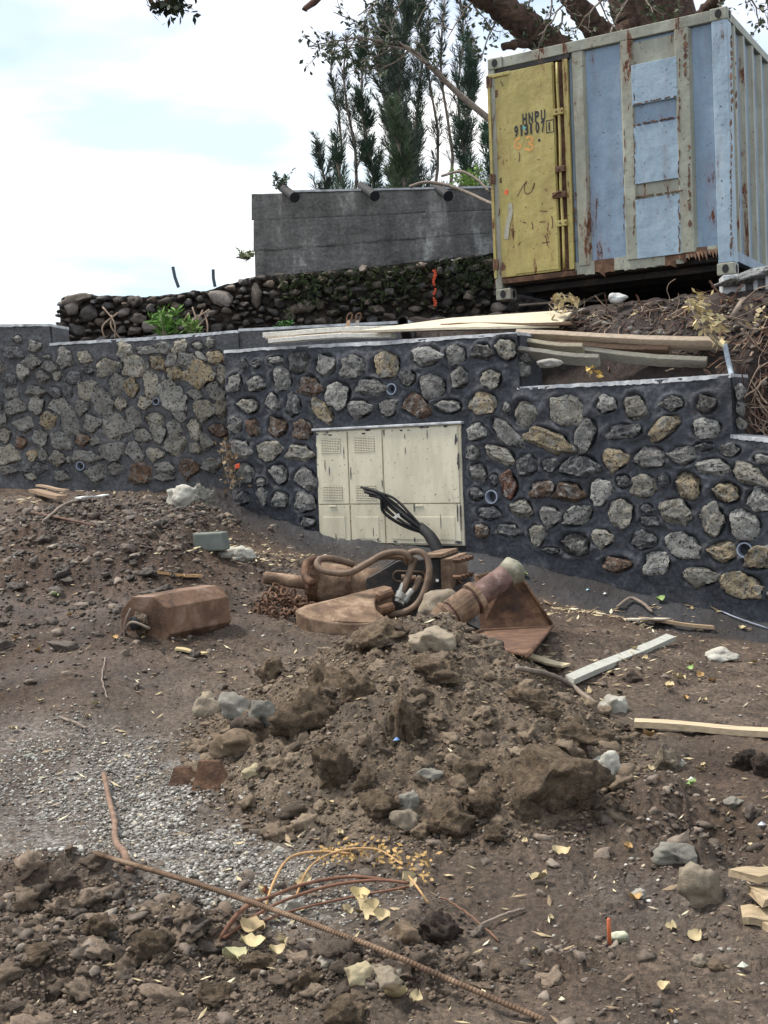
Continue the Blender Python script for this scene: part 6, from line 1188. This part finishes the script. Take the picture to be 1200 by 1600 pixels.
for (pa, pb, w_, lf, lb) in (((1165, 1412), (1240, 1402), .10, .07, 'topmost raw board of the small stack at the right edge'), ((1182, 1428), (1240, 1424), .12, .035, 'middle raw board of the small stack at the right edge'), ((1160, 1442), (1215, 1440), .10, .004, 'lowest thin board sticking out left under the stack at the right edge'), ((1190, 1455), (1250, 1450), .08, .0, 'front short board of the small stack at the right edge')): board(pa, pb, w_, .022, (.36, .28, .18), lb, lift=lf)
# odd pieces
m = MB(); q = gg(953, 1482); m.tube([q - Vector((0, 0, .02)), q + Vector((0, 0, .085)), q + Vector((0, 0, .088))], [.006, .006, .004], 8); tag(m.build('orange_peg', m_simple('orange_brown_plastic', (.50, .13, .05), .5), smooth=True), 'short orange peg sticking up out of the mud at the lower right', 'peg')
V, Fc = rockv(77, 3, .2, 3, .8, .02); q = gg(967, 1476, .015); tag(obj('crumpled_wrapper', V * np.array([.028, .02, .016]) + np.array(q), Fc, MAT['rock'], smooth=True, color=(.50, .52, .38)), 'crumpled pale green scrap beside the orange peg', 'scrap')
q = gg(328, 861); m = MB(); m.box(q - Vector((.12, 0, 0)), (.23, -.05, 0), (.04, .14, 0), (-.01, 0, .14)); tag(m.build('grey_brick', m_simple('grey_green_cement', (.15, .17, .15), .9, 0, 12, .2), bevel=.012), 'grey green cement brick on the soil left of the cabinet wall', 'brick')
def shard(px, py, w_, h_, col, lb, mt='rust'):
    q = gg(px, py); k_ = q.y / F; m = MB(); m.prism([q + Vector((-w_ * k_ / 2, 0, 0)), q + Vector((-w_ * k_ * .3, .03, h_ * k_)), q + Vector((w_ * k_ * .2, .04, h_ * k_ * .9)), q + Vector((w_ * k_ / 2, 0, 0)), q + Vector((0, -.03, -.02))], (.01, .014, .004)); tag(m.build('rusty_shard', MAT[mt]), lb, 'metal shard')
shard(330, 1238, 62, 44, 0, 'larger rusty metal shard standing at the edge of the gravel'); shard(285, 1228, 46, 26, 0, 'smaller rusty metal shard left of the larger one at the gravel edge')
for (x, y, c_, lb) in ((587 + 33, 1163, (.12, .25, .55), 'tiny blue plastic scrap in the middle of the mound'), (918, 924, (.25, .5, .65), 'light blue plastic scrap at the foot of the wall'), (945, 930, (.6, .68, .75), 'pale plastic scrap at the foot of the wall right of the blue one'), (1080, 1222, (.5, .51, .52), 'white plastic scrap right of the mound'), (1190, 1293, (.4, .44, .5), 'pale blue scrap near the right edge'), (497, 1055, (.6, .62, .65), 'tiny white scrap on the upper left of the mound'), (1160, 1515, (.45, .46, .38), 'pale paper scrap near the lower right corner')):
    q = gg(x, y, .012); m = MB(); m.add([q + Vector((-.016, 0, -.004)), q + Vector((.002, -.012, -.002)), q + Vector((.018, 0, -.003)), q + Vector((.004, .014, .004)), q + Vector((.001, .001, .010))], [(0, 1, 4), (1, 2, 4), (2, 3, 4), (3, 0, 4)]); tag(m.build('scrap', m_simple('scrap_%d' % x, c_, .5)), lb, 'scrap')

# ---------------------------------------------------------------- roots, debris and dry plants on the cut bank
rb = random.Random(21); mroots = MB(); mroots2 = MB()
def Ub(px, py): return U(px, py)
for i in range(1500):
    x = rb.uniform(800, 1240); big = x > 1140
    if not big and rb.random() < .45: continue
    y = rb.uniform(468, 660) if big else rb.uniform(472, 520) if rb.random() < .75 else rb.uniform(520, 580)
    a = Ub(x, y); 
    if a.y > 12.9: continue
    L_ = rb.uniform(.08, .45) * (1.2 if big else .7); d = Vector((rb.gauss(0, .6), rb.gauss(-.15, .2), rb.gauss(-.5, .5) if big else rb.gauss(-.1, .35))).normalized(); pts = [a + Vector((0, -.02, 0))]
    for k_ in range(4): d = (d + Vector((rb.gauss(0, .35), rb.gauss(-.02, .1), rb.gauss(-.12, .3)))).normalized(); pts.append(pts[-1] + d * L_ / 4)
    (mroots if rb.random() < .6 else mroots2).tube(crom(pts, 2), rb.choice((.0025, .003, .004, .006, .009)) * rb.uniform(.7, 1.2), 4, False)
tag(mroots.build('fine_roots', MAT['root'], smooth=True, color=(.16, .09, .065)), 'mat of torn reddish roots on the cut bank', kind='stuff'); tag(mroots2.build('dry_stalks', MAT['root'], smooth=True, color=(.32, .24, .18)), 'pale dry stalks tangled on the cut bank', kind='stuff')
for i, (a, b, r_, lb) in enumerate((((925, 510), (975, 488), .018, 'grey stick leaning on the bank under the container'), ((900, 480), (942, 458), .014, 'thin brown stick rising from the bank edge under the container'), ((1140, 500), (1160, 470), .035, 'thick grey root stub on the bank below the concrete block'), ((810, 478), (960, 470), .012, 'long thin root along the bank edge under the container'))):
    m = MB(); p, q = Ub(*a), Ub(a[0], a[1]); q = P(b[0], b[1], p.y + .1); m.tube([p + Vector((0, -.06, 0)), (p + q) / 2 + Vector((0, -.08, .01)), q + Vector((0, -.05, 0))], r_, 7); tag(m.build('bank_stick', MAT['twig'], smooth=True), lb, 'stick')
def banksc(n, seed, s0, s1, x0, x1, y0, y1):
    r = random.Random(seed); X = []; Y = []
    while len(X) < n:
        p = Ub(r.uniform(x0, x1), r.uniform(y0, y1))
        if p.y < 13.2: X.append(p.x + r.gauss(0, .04)); Y.append(p.y + r.gauss(0, .06))
    R = np.random.RandomState(seed); return np.array(X), np.array(Y), s0 + (s1 - s0) * R.rand(n) ** 2
MAT['bankbits'] = m_isl('bank_rubble', [(0, (.02, .014, .012)), (.6, (.06, .045, .038)), (.9, (.15, .14, .13)), (1, (.4, .38, .33))])
X, Y, z_ = banksc(1000, 3, .012, .05, 780, 1240, 466, 560); tag(scatter('bank_rubble', X, Y, z_, 2, MAT['bankbits'], seed=120, zf=upper_h), 'dark crumbs and small stones on the cut bank', kind='stuff')
X, Y, z_ = banksc(700, 4, .012, .05, 780, 1150, 464, 512); tag(litter('bank_litter', X, Y, .02, .07, 45, zf=upper_h), 'pale dry leaf scraps along the top of the bank', kind='stuff')
# yellow dry plants hanging on the bank and at the wall corner
def dryplant(px0, py0, px1, py1, Yd, n, spread, lb, col=(.50, .41, .22), ls=(.05, .11)):
    a = P(px0, py0, Yd); b = P(px1, py1, Yd - .15); t = thing('dry_plant', a, lb, 'dry plant'); m = MB(); V = []; Fc = []
    for _ in range(7): j = Vector((rb.gauss(0, spread), rb.gauss(0, .04), rb.gauss(0, spread))); m.tube(crom([a + j * .3, (a + b) / 2 + j, b + j * .6], 4), .006, 4, False)
    for _ in range(n):
        u = rb.random(); c_ = a + (b - a) * u + Vector((rb.gauss(0, spread), rb.gauss(-.05, .05), rb.gauss(0, spread))); leafcloud(V, Fc, c_, Vector((rb.gauss(0, 1), rb.gauss(0, .6), rb.gauss(-.4, .8))).normalized(), rb.uniform(*ls), rb.uniform(.012, .03), rb)
    m.build('stems', MAT['twig'], t, True); obj('leaves', V, Fc, MAT['leaf'], t, color=col)
dryplant(1080, 466, 1122, 528, 10.75, 100, .045, 'pale yellow dry leafy plant hanging over the right end of the long plank')
dryplant(860, 470, 905, 476, 12.0, 40, .05, 'clump of yellowed dry leaves on the bank under the container door', ls=(.06, .13)); dryplant(1185, 490, 1200, 515, 11.0, 50, .06, 'small dry plant on the bank by the right edge of the picture', (.42, .34, .2))
dryplant(352, 690, 364, 758, 13.2, 110, .06, 'dead straw coloured plant in the corner where the two stone walls meet', (.24, .17, .10), (.03, .07))
dryplant(923, 584, 925, 578, 10.9, 8, .02, 'single yellow leaf clump on the earth behind the wall step', (.6, .42, .12)); V, Fc = rockv(88, 3, .3, 4, .7, .03)
tag(obj('white_rubble', V * np.array([.09, .06, .05]) + np.array(P(965, 466, 11.9)), Fc, MAT['rock'], smooth=True, color=(.55, .56, .55)), 'white lump of plaster on the bank under the container', 'plaster lump')
V, Fc = rockv(89, 3, .2, 4, .7, .03); tag(obj('bank_stone', V * np.array([.12, .07, .04]) + np.array(P(858, 568, 11.0)), Fc, MAT['rock'], smooth=True, color=(.30, .29, .27)), 'flat grey stone behind the left end of the wall step', 'stone')
m = MB(); q = P(368, 733, 12.95); m.box(q, (.05, 0, .01), (0, -.02, 0), (0, 0, .05)); tag(m.build('orange_tag', MAT['orange'], bevel=.006), 'small orange plastic tag at the corner of the front wall', 'tag')
tcount = 0
